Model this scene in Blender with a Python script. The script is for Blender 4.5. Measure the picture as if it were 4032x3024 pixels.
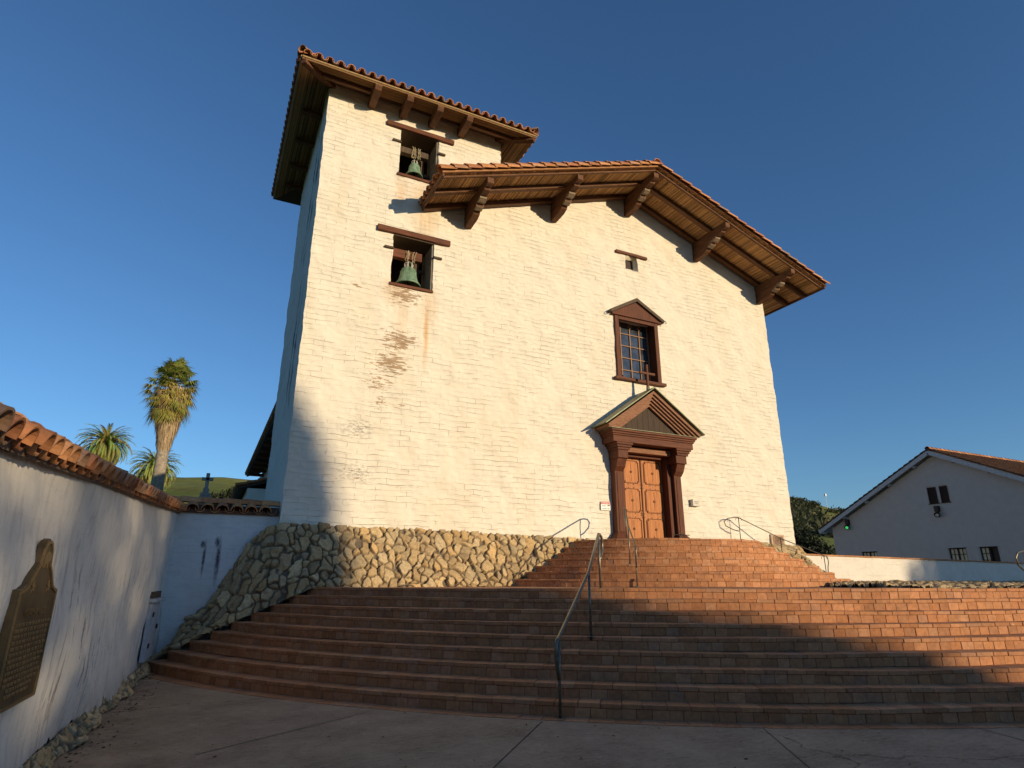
import bpy, bmesh, math, random
import numpy as np
from mathutils import Vector, Matrix, noise as mnoise
for o in list(bpy.data.objects): bpy.data.objects.remove(o)
S = bpy.context.scene; COL = S.collection
rad = math.radians
# ---------------------------------------------------------------- camera
CH = 1.65
cam = bpy.data.cameras.new('camera'); co = bpy.data.objects.new('camera', cam); COL.objects.link(co)
co.location = (0, 0, CH); co.rotation_euler = (rad(90 + 17.81), 0, rad(-26.11))
cam.sensor_width = 36; cam.lens = 36 * 2403 / 4032; cam.clip_start = .05; cam.clip_end = 6000
S.camera = co
# ---------------------------------------------------------------- sky, sun, exposure
SUND = Vector((.45, -1, .19)).normalized()
EL = math.asin(SUND.z); AZ = math.atan2(SUND.x, SUND.y)
W = bpy.data.worlds.new('World'); S.world = W; W.use_nodes = True
wn = W.node_tree; bg = wn.nodes['Background']; sky = wn.nodes.new('ShaderNodeTexSky')
sky.sky_type = 'NISHITA'; sky.sun_disc = False; sky.sun_elevation = EL; sky.sun_rotation = AZ
sky.altitude = 100; sky.air_density = 1.0; sky.dust_density = .25; sky.ozone_density = 4.8
wn.links.new(sky.outputs[0], bg.inputs[0]); bg.inputs[1].default_value = .15
sl = bpy.data.lights.new('sun', 'SUN'); so = bpy.data.objects.new('sun', sl); COL.objects.link(so)
sl.energy = 4.5; sl.angle = rad(.55); sl.color = (1, .8, .525)
so.rotation_euler = (-SUND).to_track_quat('-Z', 'Y').to_euler(); so.location = SUND * 300
S.view_settings.view_transform = 'Standard'; S.view_settings.look = 'None'
S.view_settings.exposure = .05; S.view_settings.gamma = 1
RNG = np.random.default_rng(7); random.seed(7)
R_ = .1677                                     # riser height
# ---------------------------------------------------------------- node helper
class NT:
    def __init__(s, name, rough=.85, spec=.3):
        s.m = bpy.data.materials.new(name); s.m.use_nodes = True
        s.t = s.m.node_tree; s.b = s.t.nodes['Principled BSDF']
        s.b.inputs['Roughness'].default_value = rough
        s.b.inputs['Specular IOR Level'].default_value = spec
        s._c = None
    def n(s, typ, ins={}, **props):
        nd = s.t.nodes.new('ShaderNode' + typ)
        for k, v in props.items(): setattr(nd, k, v)
        for k, v in ins.items(): s.set(nd.inputs[k], v)
        return nd
    def set(s, sock, v):
        if hasattr(v, 'is_linked') or isinstance(v, bpy.types.NodeSocket): s.t.links.new(v, sock)
        else:
            if isinstance(v, (tuple, list)) and len(v) == 3 and sock.type == 'RGBA': v = (*v, 1)
            sock.default_value = v
    def co(s):
        if s._c is None: s._c = s.n('NewGeometry').outputs['Position']
        return s._c
    def obj(s): return s.n('TexCoord').outputs['Object']
    def mapp(s, v, scale=(1, 1, 1), loc=(0, 0, 0)):
        return s.n('Mapping', {'Vector': v, 'Scale': scale, 'Location': loc}).outputs[0]
    def noise(s, v, sc=5, det=4, rough=.55, dist=0, col=False):
        nd = s.n('TexNoise', {'Vector': v, 'Scale': sc, 'Detail': det, 'Roughness': rough, 'Distortion': dist})
        return nd.outputs[1 if col else 0]
    def ramp(s, f, stops, interp='LINEAR'):
        nd = s.n('ValToRGB', {0: f}); e = nd.color_ramp; e.interpolation = interp
        while len(e.elements) > len(stops): e.elements.remove(e.elements[-1])
        while len(e.elements) < len(stops): e.elements.new(1)
        for el, (p, c) in zip(e.elements, stops):
            el.position = p; el.color = (*c, 1) if isinstance(c, (tuple, list)) else (c, c, c, 1)
        return nd.outputs[0]
    def math(s, op, a, b=0., c=0., clamp=False):
        nd = s.n('Math', {0: a, 1: b, 2: c}, operation=op); nd.use_clamp = clamp; return nd.outputs[0]
    def mix(s, f, a, b, mode='MIX'):
        nd = s.n('MixRGB', {0: f, 1: a, 2: b}, blend_type=mode); return nd.outputs[0]
    def blob(s, c, r, axes=(0, 2)):
        # soft 0..1 spot in the plane of two axes
        sep = s.n('SeparateXYZ', {0: s.co()})
        a = s.math('DIVIDE', s.math('SUBTRACT', sep.outputs[axes[0]], c[0]), r[0])
        b = s.math('DIVIDE', s.math('SUBTRACT', sep.outputs[axes[1]], c[1]), r[1])
        d = s.math('SQRT', s.math('ADD', s.math('MULTIPLY', a, a), s.math('MULTIPLY', b, b)))
        return s.math('SUBTRACT', 1., d, clamp=True)
    def bump(s, h, dist=.01, strength=1., prev=None):
        ins = {'Height': h, 'Distance': dist, 'Strength': strength}
        if prev is not None: ins['Normal'] = prev
        return s.n('Bump', ins).outputs[0]
    def out(s, color=None, normal=None, rough=None):
        if color is not None: s.set(s.b.inputs['Base Color'], color)
        if normal is not None: s.set(s.b.inputs['Normal'], normal)
        if rough is not None: s.set(s.b.inputs['Roughness'], rough)
        return s.m
    def attr(s): return s.n('Attribute', attribute_name='Col').outputs[0]

M = {}
def wood(name, dark, light, axis=2, sc=6., rough=.7, weather=None):
    t = NT(name, rough); st = [14., 14., 14.]; st[axis] = .7
    g = t.noise(t.mapp(t.co(), st), sc, 5, .65, .3)
    c = t.ramp(g, [(.32, dark), (.68, light)])
    big = t.noise(t.co(), 1.7, 3)
    if weather: c = t.mix(t.ramp(big, [(.45, 0.), (.68, .8)]), c, weather)
    return t.out(c, t.bump(g, .006, .7), t.math('MULTIPLY_ADD', g, .2, rough - .1))
M['beam_y'] = wood('aged_beam_y', (.05, .02, .009), (.2, .085, .035), 1, 3)
M['beam_x'] = wood('aged_beam_x', (.055, .024, .011), (.22, .1, .042), 0, 3)
M['beam_pale'] = wood('weathered_corbel', (.12, .08, .05), (.36, .27, .18), 1, 4)
M['frame'] = wood('red_stained_wood', (.04, .014, .007), (.17, .052, .02), 2, 3)
M['frame_x'] = wood('red_stained_wood_x', (.045, .016, .008), (.19, .062, .026), 0, 3)
M['door'] = wood('golden_door_wood', (.27, .085, .02), (.58, .225, .065), 2, 3, .6)
M['door_edge'] = wood('door_dark_mould', (.09, .03, .012), (.2, .075, .03), 2, 4)
M['plank'] = wood('grey_brown_plank', (.035, .024, .015), (.13, .085, .05), 2, 4)
M['mould'] = wood('weathered_moulding', (.13, .06, .035), (.36, .18, .1), 0, 4, .8)
def simple(name, c, rough=.6, spec=.4, metal=0., nz=0., sc=20):
    t = NT(name, rough, spec); t.b.inputs['Metallic'].default_value = metal
    if nz:
        g = t.noise(t.co(), sc, 4); k = t.ramp(g, [(.3, tuple(v * (1 - nz) for v in c)), (.7, tuple(min(1, v * (1 + nz)) for v in c))])
        return t.out(k, t.bump(g, .002, .5))
    return t.out(c)
M['green_metal'] = simple('green_grey_roof_metal', (.16, .17, .09), .5, .4, .2, .3, 6)
M['iron'] = simple('dark_iron', (.035, .028, .022), .5, .5, .5, .3, 30)
M['rail'] = simple('painted_rail_metal', (.16, .14, .1), .38, .5, .6, .35, 25)
M['red'] = simple('sign_red', (.45, .03, .03), .5); M['white'] = simple('sign_white', (.8, .78, .72), .5)
M['black'] = simple('sign_black', (.02, .02, .02), .5)
M['pale_box'] = simple('painted_cream_box', (.62, .58, .48), .6, .3, 0, .1)
M['white_wood'] = simple('white_painted_wood', (.5, .5, .48), .7, .3, 0, .15, 8)
M['dark_shutter'] = simple('dark_shutter', (.035, .02, .015), .7)
M['curtain'] = simple('cream_curtain', (.75, .66, .45), .9, .1, 0, .1, 10)
M['shaded_jamb'] = simple('shaded_plaster', (.2, .17, .13), .95, .1, 0, .35, 5)  # plaster darkened to stand for shade inside the bell openings
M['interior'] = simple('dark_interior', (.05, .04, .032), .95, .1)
M['lens_green'] = simple('green_lens', (.05, .6, .12), .2)
tg = NT('green_lamp'); tg.b.inputs['Emission Color'].default_value = (.1, 1, .25, 1); tg.b.inputs['Emission Strength'].default_value = .5
M['lamp_green'] = tg.out((.05, .5, .1))
M['seam'] = simple('joint_dirt', (.05, .042, .035), .95)
M['mortar'] = simple('mortar', (.15, .08, .055), .95, .1, 0, .3, 15)
t = NT('window_glass', .06, .8); g = t.noise(t.co(), 4, 2); M['glass'] = t.out(t.ramp(g, [(.3, (.02, .025, .035)), (.7, (.06, .075, .1))]), t.bump(g, .01, .15))
# bell bronze
t = NT('green_patina_bronze', .6, .4); g = t.noise(t.mapp(t.co(), (9, 9, 3)), 1.5, 5)
M['bronze'] = t.out(t.ramp(g, [(.3, (.07, .12, .07)), (.55, (.17, .27, .17)), (.75, (.26, .34, .22))]), t.bump(g, .004, .6))
t = NT('old_plaque_bronze', .5, .5); g = t.noise(t.co(), 6, 5)
t.b.inputs['Metallic'].default_value = .35
M['plaque'] = t.out(t.ramp(g, [(.3, (.07, .05, .025)), (.7, (.15, .105, .05))]), t.bump(t.noise(t.co(), 60, 3), .003, .5))
M['plaque_hi'] = simple('polished_plaque_bronze', (.26, .17, .07), .45, .5, .3, .2, 30)
M['terra_plate'] = simple('pinkish_stone_tablet', (.35, .22, .14), .8, .2, 0, .2, 12)
M['terra_frame'] = simple('pinkish_tablet_frame', (.5, .36, .25), .8, .2, 0, .12, 12)
# adobe plaster with relief of the bricks beneath
def adobe(name, base, relief=1., stains=(), extra=None, axis='x', brick=True):
    t = NT(name, .92, .15)
    co_ = t.co()
    warp = t.noise(co_, 1.6, 3, .5, 0, True)
    w = t.n('VectorMath', {0: warp, 1: (-.5, -.5, -.5)}, operation='ADD').outputs[0]
    w = t.n('VectorMath', {0: w, 3: .14}, operation='SCALE').outputs[0]
    w2 = t.n('VectorMath', {0: t.noise(co_, 9, 2, .5, 0, True), 3: .022}, operation='SCALE').outputs[0]
    p = t.n('VectorMath', {0: t.n('VectorMath', {0: co_, 1: w}, operation='ADD').outputs[0], 1: w2}, operation='ADD').outputs[0]
    sep = t.n('SeparateXYZ', {0: p})
    v = t.n('CombineXYZ', {0: sep.outputs[0 if axis == 'x' else 1], 1: sep.outputs[2]}).outputs[0]
    br = t.n('TexBrick', {'Vector': v, 'Color1': (0, 0, 0), 'Color2': (1, 1, 1), 'Mortar': (.35, .35, .35), 'Scale': 1.,
                          'Mortar Size': .007, 'Mortar Smooth': .8, 'Brick Width': .52, 'Row Height': .14})
    br2 = t.n('TexBrick', {'Vector': t.mapp(v, (1, 1, 1), (3.3, .04, 0)), 'Color1': (0, 0, 0), 'Color2': (1, 1, 1), 'Mortar': (.5, .5, .5), 'Scale': 1.,
                           'Mortar Size': .001, 'Mortar Smooth': .4, 'Brick Width': .63, 'Row Height': .14})
    flat = [(.0, .0), (.1, .08), (.15, .5), (.76, .5), (.82, 1.)]
    h1 = t.ramp(br.outputs[0], flat); h2 = t.ramp(br2.outputs[0], flat)
    mask = t.ramp(t.noise(t.mapp(co_, (.7, .7, 1.)), 1.3, 3, .5), [(.36, .25), (.56, 1.)])
    broken = t.ramp(t.noise(t.mapp(v, (1.5, 7., 1)), 1.3, 4, .6), [(.47, 0.), (.56, 1.)])
    mort = t.math('MULTIPLY', t.math('MULTIPLY', br.outputs[1], mask), broken)
    fine = t.noise(co_, 18, 4, .6); coarse = t.noise(co_, 3.2, 4, .6)
    H = t.math('ADD', t.math('MULTIPLY', h1, 1.0 * relief), t.math('MULTIPLY', h2, .6 * relief))
    H = t.math('SUBTRACT', t.math('MULTIPLY', H, mask), t.math('MULTIPLY', mort, .45 * relief))
    H = t.math('ADD', H, t.math('ADD', t.math('MULTIPLY', fine, .13), t.math('MULTIPLY', coarse, .5)))
    c = t.ramp(coarse, [(.3, tuple(b * .9 for b in base)), (.7, base)])
    if relief > .3:
        c = t.mix(t.math('MULTIPLY', mort, .38), c, tuple(b * k for b, k in zip(base, (.66, .55, .42))))
        c = t.mix(t.ramp(t.noise(t.mapp(co_, (.8, .8, .25)), 1.3, 4), [(.5, 0.), (.75, .28)]), c, tuple(b * k for b, k in zip(base, (.8, .7, .55))))
    if extra: c = extra(t, c, mort)
    return t.out(c, t.bump(H, .024, 1.))
def facade_marks(t, c, mort):
    co_ = t.co()
    st = t.noise(t.mapp(co_, (1.1, 1.1, 6.)), 3.2, 7, .7)
    dots = t.noise(t.mapp(co_, (1, 1, 2.5)), 9, 4, .7)
    f = None
    for cx, cz, rx, rz, k in ((4.05, 9.1, 1.1, .75, 1.25), (3.95, 7.75, 1.0, .9, 1.25), (3.8, 7.1, 1.2, .8, 1.2), (3.5, 6.5, 1.3, .7, .95), (3.75, 6.0, 1.2, .6, .85),
                              (2.8, 9.15, .8, .25, .85), (3.0, 5.1, .9, .5, .7), (3.1, 4.0, 1.0, .35, .7), (3.3, 3.1, 1.5, .25, .6)):
        b = t.math('MULTIPLY', t.blob((cx, cz), (rx, rz)), k)
        f = b if f is None else t.math('MAXIMUM', f, b)
    s = t.math('ADD', t.math('MULTIPLY', st, .82), t.math('MULTIPLY', dots, .18))
    peel = t.ramp(t.math('ADD', t.math('MULTIPLY', f, .24), s), [(.716, 0.), (.723, 1.)])
    peel = t.math('MULTIPLY', peel, t.ramp(f, [(.02, 0.), (.1, 1.)]))
    # grey mildew
    g = t.math('MAXIMUM', t.blob((3.05, 5.25), (.6, .35)), t.blob((3.1, 4.15), (.6, .35)))
    gm = t.math('MULTIPLY', t.math('MULTIPLY', g, 1.6), t.ramp(t.noise(t.mapp(co_, (3, 3, 8)), 3, 5, .7), [(.45, 0.), (.65, .8)]), clamp=True)
    c = t.mix(gm, c, (.2, .19, .17))
    # rust runs beneath the bell openings
    r = None
    for cx, cz, rx, rz, k in ((4.72, 8.3, .1, 1.6, .8), (4.8, 9.0, .3, .8, .5), (3.75, 9.2, .5, .6, .45), (4.0, 8.8, .3, 1.4, .3), (4.45, 12.3, .6, .8, .6), (4.55, 11.6, .5, .8, .5), (3.8, 12.4, .3, .8, .5)):
        b = t.math('MULTIPLY', t.blob((cx, cz), (rx, rz)), k)
        r = b if r is None else t.math('MAXIMUM', r, b)
    run = t.noise(t.mapp(co_, (7, 7, .5)), 1.6, 4)
    r = t.math('MULTIPLY', r, t.ramp(run, [(.25, .4), (.6, 1.5)]), clamp=True)
    c = t.mix(t.math('MULTIPLY', r, .75), c, (.55, .3, .1))
    # fresh white patches near the door
    fw = t.math('MULTIPLY', t.math('MAXIMUM', t.blob((9.6, 3.3), (1.2, .9)), t.blob((15.5, 3.2), (2.6, .8))), t.noise(co_, 2, 3))
    c = t.mix(t.math('MULTIPLY', fw, .6), c, (.84, .82, .74))
    return t.mix(t.math('MULTIPLY', peel, .93), c, (.34, .225, .135))
M['facade'] = adobe('cream_adobe_plaster', (.77, .705, .575), 1., extra=facade_marks)
M['adobe_side'] = adobe('pale_adobe_side', (.7, .68, .62), 1., axis='y')
def garden_marks(t, c, mort):
    co_ = t.co()
    st = t.noise(t.mapp(co_, (1, 5.5, .7)), 1.5, 5, .7, .6)
    sep = t.n('SeparateXYZ', {0: co_}); z = sep.outputs[2]
    zone = t.ramp(z, [(.0, .3), (.5, .9), (1., 1.)])
    big = t.noise(t.mapp(co_, (1, .7, .7)), 1.1, 3)
    k = t.math('MULTIPLY', t.ramp(st, [(.565, 0.), (.595, .65), (.7, .95)]), t.ramp(big, [(.4, .1), (.55, 1.)]))
    k = t.math('MULTIPLY', k, t.ramp(t.math('DIVIDE', z, 3.2), [(.02, .4), (.25, 1.), (.5, 1.), (.64, .1)]))
    c = t.mix(k, c, (.2, .15, .14))
    g = t.noise(t.mapp(co_, (1, 2.5, .8)), 3.5, 5, .7)
    c = t.mix(t.ramp(g, [(.5, 0.), (.72, .5)]), c, (.4, .36, .33))
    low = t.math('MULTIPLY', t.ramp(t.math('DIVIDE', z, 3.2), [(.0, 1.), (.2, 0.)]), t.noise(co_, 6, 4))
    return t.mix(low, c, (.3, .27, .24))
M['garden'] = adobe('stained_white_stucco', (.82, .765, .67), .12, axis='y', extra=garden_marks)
def short_marks(t, c, mort):
    co_ = t.co(); f = None
    for cx, cz, rx, rz in ((.0, 2.4, .07, .1), (.28, 2.45, .07, .14), (.05, 2.1, .04, .45), (.33, 2.05, .06, .6)):
        b = t.math('MULTIPLY', t.blob((cx, cz), (rx, rz)), 1.6); f = b if f is None else t.math('MAXIMUM', f, b)
    f = t.math('MULTIPLY', f, t.ramp(t.noise(t.mapp(co_, (4, 4, 1.5)), 8, 4), [(.3, .3), (.55, 1.)]), clamp=True)
    g = t.noise(t.mapp(co_, (1.2, 1, 4)), 2.2, 5, .65)
    c = t.mix(t.ramp(g, [(.5, 0.), (.75, .45)]), c, (.42, .43, .44))
    return t.mix(f, c, (.1, .09, .1))
M['short'] = adobe('white_painted_block', (.66, .67, .66), .35, extra=short_marks)
M['lowwall'] = adobe('white_low_wall_paint', (.72, .67, .58), .3)
M['house'] = adobe('grey_white_stucco', (.56, .51, .45), .08, axis='y')
# colour-per-brick materials
def attr_mat(name, nz_sc=18, rough=.85, bumpd=.004, chips=False, speck=.25):
    t = NT(name, rough, .25); a = t.attr(); g = t.noise(t.co(), nz_sc, 5, .65)
    c = t.mix(1., a, t.ramp(g, [(.3, (1 - speck,) * 3), (.7, (1 + speck * .6,) * 3)]), 'MULTIPLY')
    if chips:
        n1 = t.noise(t.co(), 4.5, 4, .6, .4)
        c = t.mix(t.ramp(n1, [(.765, 0.), (.775, .9)]), c, (.55, .45, .36))
        c = t.mix(t.ramp(t.noise(t.co(), 2.2, 4, .6), [(.55, 0.), (.75, .35)]), c, (.09, .06, .045))
    return t.out(c, t.bump(g, bumpd, .8))
M['brick'] = attr_mat('terracotta_brick', 16, .82, .004, True)
M['stone'] = attr_mat('rubble_stone', 22, .9, .008, False, .35)
M['tile'] = attr_mat('clay_roof_tile', 12, .8, .003, False, .3)
M['reed'] = attr_mat('dry_reed', 30, .8, .002)
M['leaf'] = None
def leafmat(name):
    t = NT(name, .6, .3); a = t.attr(); t.set(t.b.inputs['Base Color'], a)
    tr = t.n('BsdfTranslucent', {0: a}); mx = t.n('MixShader', {0: .28, 1: t.b.outputs[0], 2: tr.outputs[0]})
    t.t.links.new(mx.outputs[0], t.t.nodes['Material Output'].inputs[0]); return t.m
M['leaf'] = leafmat('foliage'); M['bark'] = wood('bark', (.05, .035, .025), (.15, .11, .08), 2, 3)
# concrete
t = NT('brushed_concrete', .9, .2); a = t.noise(t.co(), 1.2, 5, .6); b = t.noise(t.co(), 26, 3, .75); d = t.noise(t.mapp(t.co(), (1, 2.6, 1)), 7, 6, .72)
c = t.ramp(a, [(.33, (.25, .18, .118)), (.66, (.4, .295, .195))])
c = t.mix(t.ramp(b, [(.6, 0.), (.66, .85)]), c, (.09, .065, .045))
c = t.mix(t.ramp(d, [(.52, 0.), (.66, .55)]), c, (.47, .36, .25)); c = t.mix(t.ramp(d, [(.3, .6), (.45, 0.)]), c, (.12, .088, .06)); ck = t.n('TexVoronoi', {'Vector': t.n('VectorMath', {0: t.co(), 1: t.n('VectorMath', {0: t.noise(t.co(), 1.5, 5, .6, 0, True), 3: .9}, operation='SCALE').outputs[0]}, operation='ADD').outputs[0], 'Scale': .16}, feature='DISTANCE_TO_EDGE').outputs[0]; c = t.mix(t.ramp(ck, [(.0008, .7), (.0018, 0.)]), c, (.05, .038, .03))
M['concrete'] = t.out(c, t.bump(t.math('ADD', d, b), .006, .7))
# far land
t = NT('grassy_hill', .95, .1); a = t.noise(t.co(), .014, 8, .65); b = t.noise(t.co(), .05, 8, .7)
c = t.ramp(a, [(.35, (.12, .14, .03)), (.55, (.19, .2, .05)), (.7, (.24, .21, .08))])
M['hill'] = t.out(t.mix(t.ramp(b, [(.52, 0.), (.66, .8)]), c, (.1, .085, .04)), t.bump(b, 3., .5))

# ---------------------------------------------------------------- mesh helper
def mesh_obj(name, verts, faces, mat, parent=None, cols=None, smooth=False, vcols=None):
    me = bpy.data.meshes.new(name)
    v = np.asarray(verts, dtype=np.float32).reshape(-1, 3)
    if isinstance(faces, np.ndarray) and faces.ndim == 2:
        nf, k = faces.shape
        me.vertices.add(len(v)); me.vertices.foreach_set('co', v.ravel())
        me.loops.add(nf * k); me.loops.foreach_set('vertex_index', faces.ravel().astype(np.int32))
        me.polygons.add(nf); me.polygons.foreach_set('loop_start', (np.arange(nf) * k).astype(np.int32))
        me.update(calc_edges=True)
    else:
        me.from_pydata(v.tolist(), [], [list(f) for f in faces]); me.update()
    if cols is not None or vcols is not None:
        at = me.color_attributes.new('Col', 'FLOAT_COLOR', 'CORNER')
        li = np.empty(len(me.loops), dtype=np.int32)
        if cols is not None:
            tot = np.empty(len(me.polygons), dtype=np.int32); me.polygons.foreach_get('loop_total', tot)
            cc = np.repeat(np.asarray(cols, dtype=np.float32).reshape(-1, 3), tot, axis=0)
        else:
            me.loops.foreach_get('vertex_index', li); cc = np.asarray(vcols, dtype=np.float32)[li]
        full = np.ones((len(cc), 4), dtype=np.float32); full[:, :3] = cc
        at.data.foreach_set('color', full.ravel())
    if mat: me.materials.append(mat)
    if smooth: me.polygons.foreach_set('use_smooth', [True] * len(me.polygons))
    o = bpy.data.objects.new(name, me); COL.objects.link(o)
    if parent: attach(o, parent)
    return o
def attach(o, parent):
    # every mesh is modelled in world space: only the thing's Empty carries an offset to undo
    o.parent = parent
    o.matrix_parent_inverse = Matrix.Identity(4) if parent.parent else Matrix.Translation(-Vector(parent.location))
class MB:
    def __init__(s): s.v = []; s.f = []; s.c = []; s.cur = None
    def add(s, vs, fs):
        b = len(s.v); s.v += [tuple(p) for p in vs]; s.f += [tuple(b + i for i in f) for f in fs]
        if s.cur is not None: s.c += [s.cur] * len(fs)
    def box(s, x0, x1, y0, y1, z0, z1):
        s.add([(x0, y0, z0), (x1, y0, z0), (x1, y1, z0), (x0, y1, z0), (x0, y0, z1), (x1, y0, z1), (x1, y1, z1), (x0, y1, z1)],
              [(0, 3, 2, 1), (4, 5, 6, 7), (0, 1, 5, 4), (1, 2, 6, 5), (2, 3, 7, 6), (3, 0, 4, 7)]); return s
    def bar(s, p, q, w, h, up=(0, 0, 1)):
        p, q, up = Vector(p), Vector(q), Vector(up); d = (q - p).normalized(); x = d.cross(up).normalized() * w / 2; u = x.cross(d).normalized() * h / 2
        s.add([p - x - u, p + x - u, p + x + u, p - x + u, q - x - u, q + x - u, q + x + u, q - x + u],
              [(0, 3, 2, 1), (4, 5, 6, 7), (0, 1, 5, 4), (1, 2, 6, 5), (2, 3, 7, 6), (3, 0, 4, 7)]); return s
    def prism(s, poly, axis, a, b):
        # poly in the two other axes (order x,y,z without axis)
        def P(u, v, w):
            return {0: (w, u, v), 1: (u, w, v), 2: (u, v, w)}[axis]
        n = len(poly); vs = [P(u, v, a) for u, v in poly] + [P(u, v, b) for u, v in poly]
        s.add(vs, [tuple(range(n - 1, -1, -1)), tuple(range(n, 2 * n))] + [(i, (i + 1) % n, n + (i + 1) % n, n + i) for i in range(n)]); return s
    def tube(s, pts, r, n=8, cap=True):
        pts = [Vector(p) for p in pts]; rr = r if isinstance(r, (list, tuple)) else [r] * len(pts); vs = []; fs = []
        t0 = (pts[1] - pts[0]).normalized(); a = t0.orthogonal().normalized()
        for i, p in enumerate(pts):
            t = ((pts[min(i + 1, len(pts) - 1)] - pts[max(i - 1, 0)])).normalized()
            a = (a - t * a.dot(t)).normalized(); b = t.cross(a)
            vs += [p + (a * math.cos(2 * math.pi * k / n) + b * math.sin(2 * math.pi * k / n)) * rr[i] for k in range(n)]
        for i in range(len(pts) - 1):
            for k in range(n): fs.append((i * n + k, i * n + (k + 1) % n, (i + 1) * n + (k + 1) % n, (i + 1) * n + k))
        if cap: fs += [tuple(range(n - 1, -1, -1)), tuple((len(pts) - 1) * n + k for k in range(n))]
        s.add(vs, fs); return s
    def lathe(s, prof, c, n=28):
        vs = []; fs = []
        for r, z in prof: vs += [(c[0] + r * math.cos(2 * math.pi * k / n), c[1] + r * math.sin(2 * math.pi * k / n), c[2] + z) for k in range(n)]
        for i in range(len(prof) - 1):
            for k in range(n): fs.append((i * n + k, i * n + (k + 1) % n, (i + 1) * n + (k + 1) % n, (i + 1) * n + k))
        s.add(vs, fs); return s
    def build(s, name, mat, parent=None, bevel=0, smooth=False):
        o = mesh_obj(name, s.v, s.f, mat, parent, s.c if s.cur is not None else None, smooth)
        bm = bmesh.new(); bm.from_mesh(o.data); bmesh.ops.recalc_face_normals(bm, faces=bm.faces)
        if bevel: bmesh.ops.bevel(bm, geom=[e for e in bm.edges if e.calc_face_angle(0) > .5], offset=bevel, segments=1, affect='EDGES', clamp_overlap=True)
        bm.to_mesh(o.data); bm.free(); return o
def boxpart(name, mat, parent, *boxes, bevel=.008):
    m_ = MB()
    for q in boxes: m_.box(*q)
    return m_.build(name, mat, parent, bevel)
def tag(o, label=None, cat=None, group=None, kind=None):
    if label: o['label'] = label
    if cat: o['category'] = cat
    if group: o['group'] = group
    if kind: o['kind'] = kind
    return o
def thing(name, loc, label, cat, group=None):
    o = bpy.data.objects.new(name, None); COL.objects.link(o); o.location = loc; o.empty_display_size = .2
    return tag(o, label, cat, group)
def text(name, s, size, loc, rot, mat, parent, ext=.002, align='CENTER', sx=1.):
    cu = bpy.data.curves.new(name, 'FONT'); cu.body = s; cu.size = size; cu.extrude = ext; cu.align_x = align; cu.align_y = 'CENTER'; cu.resolution_u = 2
    tmp = bpy.data.objects.new('tmp', cu); COL.objects.link(tmp); bpy.context.view_layer.update()
    me = bpy.data.meshes.new_from_object(tmp); bpy.data.objects.remove(tmp)
    me.transform(Matrix.Translation(loc) @ rot.to_matrix().to_4x4() @ Matrix.Diagonal((sx, 1, 1, 1)))
    me.materials.clear(); me.materials.append(mat); me.name = name
    o = bpy.data.objects.new(name, me); COL.objects.link(o)
    if parent: attach(o, parent)
    return o
from mathutils import Euler
FRONT = Euler((rad(90), 0, 0))                 # text that reads on a wall facing -Y
def vnoise(P, sc, seed=0.):
    # cheap smooth vector noise made of sines (vectorised)
    P = np.asarray(P) * sc + seed; out = np.zeros_like(P)
    for i, (a, b, c) in enumerate(((1.3, .7, 1.9), (2.1, 1.1, .6), (.8, 1.7, 2.3), (3.1, 2.3, 1.2), (1.9, 3.7, 2.9))):
        ph = P[..., 0] * a + P[..., 1] * b + P[..., 2] * c
        out[..., 0] += np.sin(ph + 1.1 * i) / (1 + .5 * i); out[..., 1] += np.sin(ph * 1.13 + 2.3 + i * 1.7) / (1 + .5 * i); out[..., 2] += np.sin(ph * .91 + 4.1 + i * 2.9) / (1 + .5 * i)
    return out / 2.2
def lumps(P): return vnoise(P, 3.1) * .014 + vnoise(P, 11.) * .006

# ---------------------------------------------------------------- walls
def grid_wall(name, us, vs, pos, mat, parent, holes=(), top=None, depth=None, normal=(0, 1, 0), disp=lumps):
    us = np.array(sorted(set(np.round(us, 4)))); vs = np.array(sorted(set(np.round(vs, 4))))
    U, V = np.meshgrid(us, vs, indexing='ij')
    if top is not None: V2 = np.minimum(V, top(U))
    else: V2 = V
    P = pos(U, V2); P = P + disp(P)
    nu, nv = len(us), len(vs); idx = np.arange(nu * nv).reshape(nu, nv)
    uc = (us[:-1] + us[1:]) / 2; vc = (vs[:-1] + vs[1:]) / 2; UC, VC = np.meshgrid(uc, vc, indexing='ij')
    keep = np.ones(UC.shape, bool)
    for (a, b, c, d) in holes: keep &= ~((UC > a) & (UC < b) & (VC > c) & (VC < d))
    if top is not None: keep &= np.broadcast_to(vs[None, :-1], UC.shape) < np.maximum(top(UC) - .004, 0)
    F = np.stack([idx[:-1, :-1], idx[1:, :-1], idx[1:, 1:], idx[:-1, 1:]], -1)[keep]
    Pf = P.reshape(-1, 3); verts = [Pf]; faces = [F]; base = len(Pf)
    if depth:
        nrm = np.array(normal) * depth
        for (a, b, c, d) in holes:
            ia, ib = np.argmin(abs(us - a)), np.argmin(abs(us - b)); ja, jb = np.argmin(abs(vs - c)), np.argmin(abs(vs - d))
            loop = [idx[i, ja] for i in range(ia, ib)] + [idx[ib, j] for j in range(ja, jb)] + [idx[i, jb] for i in range(ib, ia, -1)] + [idx[ia, j] for j in range(jb, ja, -1)]
            loop = np.array(loop); nl = len(loop); verts.append(Pf[loop] + nrm)
            k = np.arange(nl); faces.append(np.stack([loop, loop[(k + 1) % nl], base + (k + 1) % nl, base + k], -1)); base += nl
    return mesh_obj(name, np.concatenate(verts), np.concatenate(faces), mat, parent, smooth=True)
def lines(a, b, st, extra=()): return list(np.linspace(a, b, int(round((b - a) / st)) + 1)) + list(extra)

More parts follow.
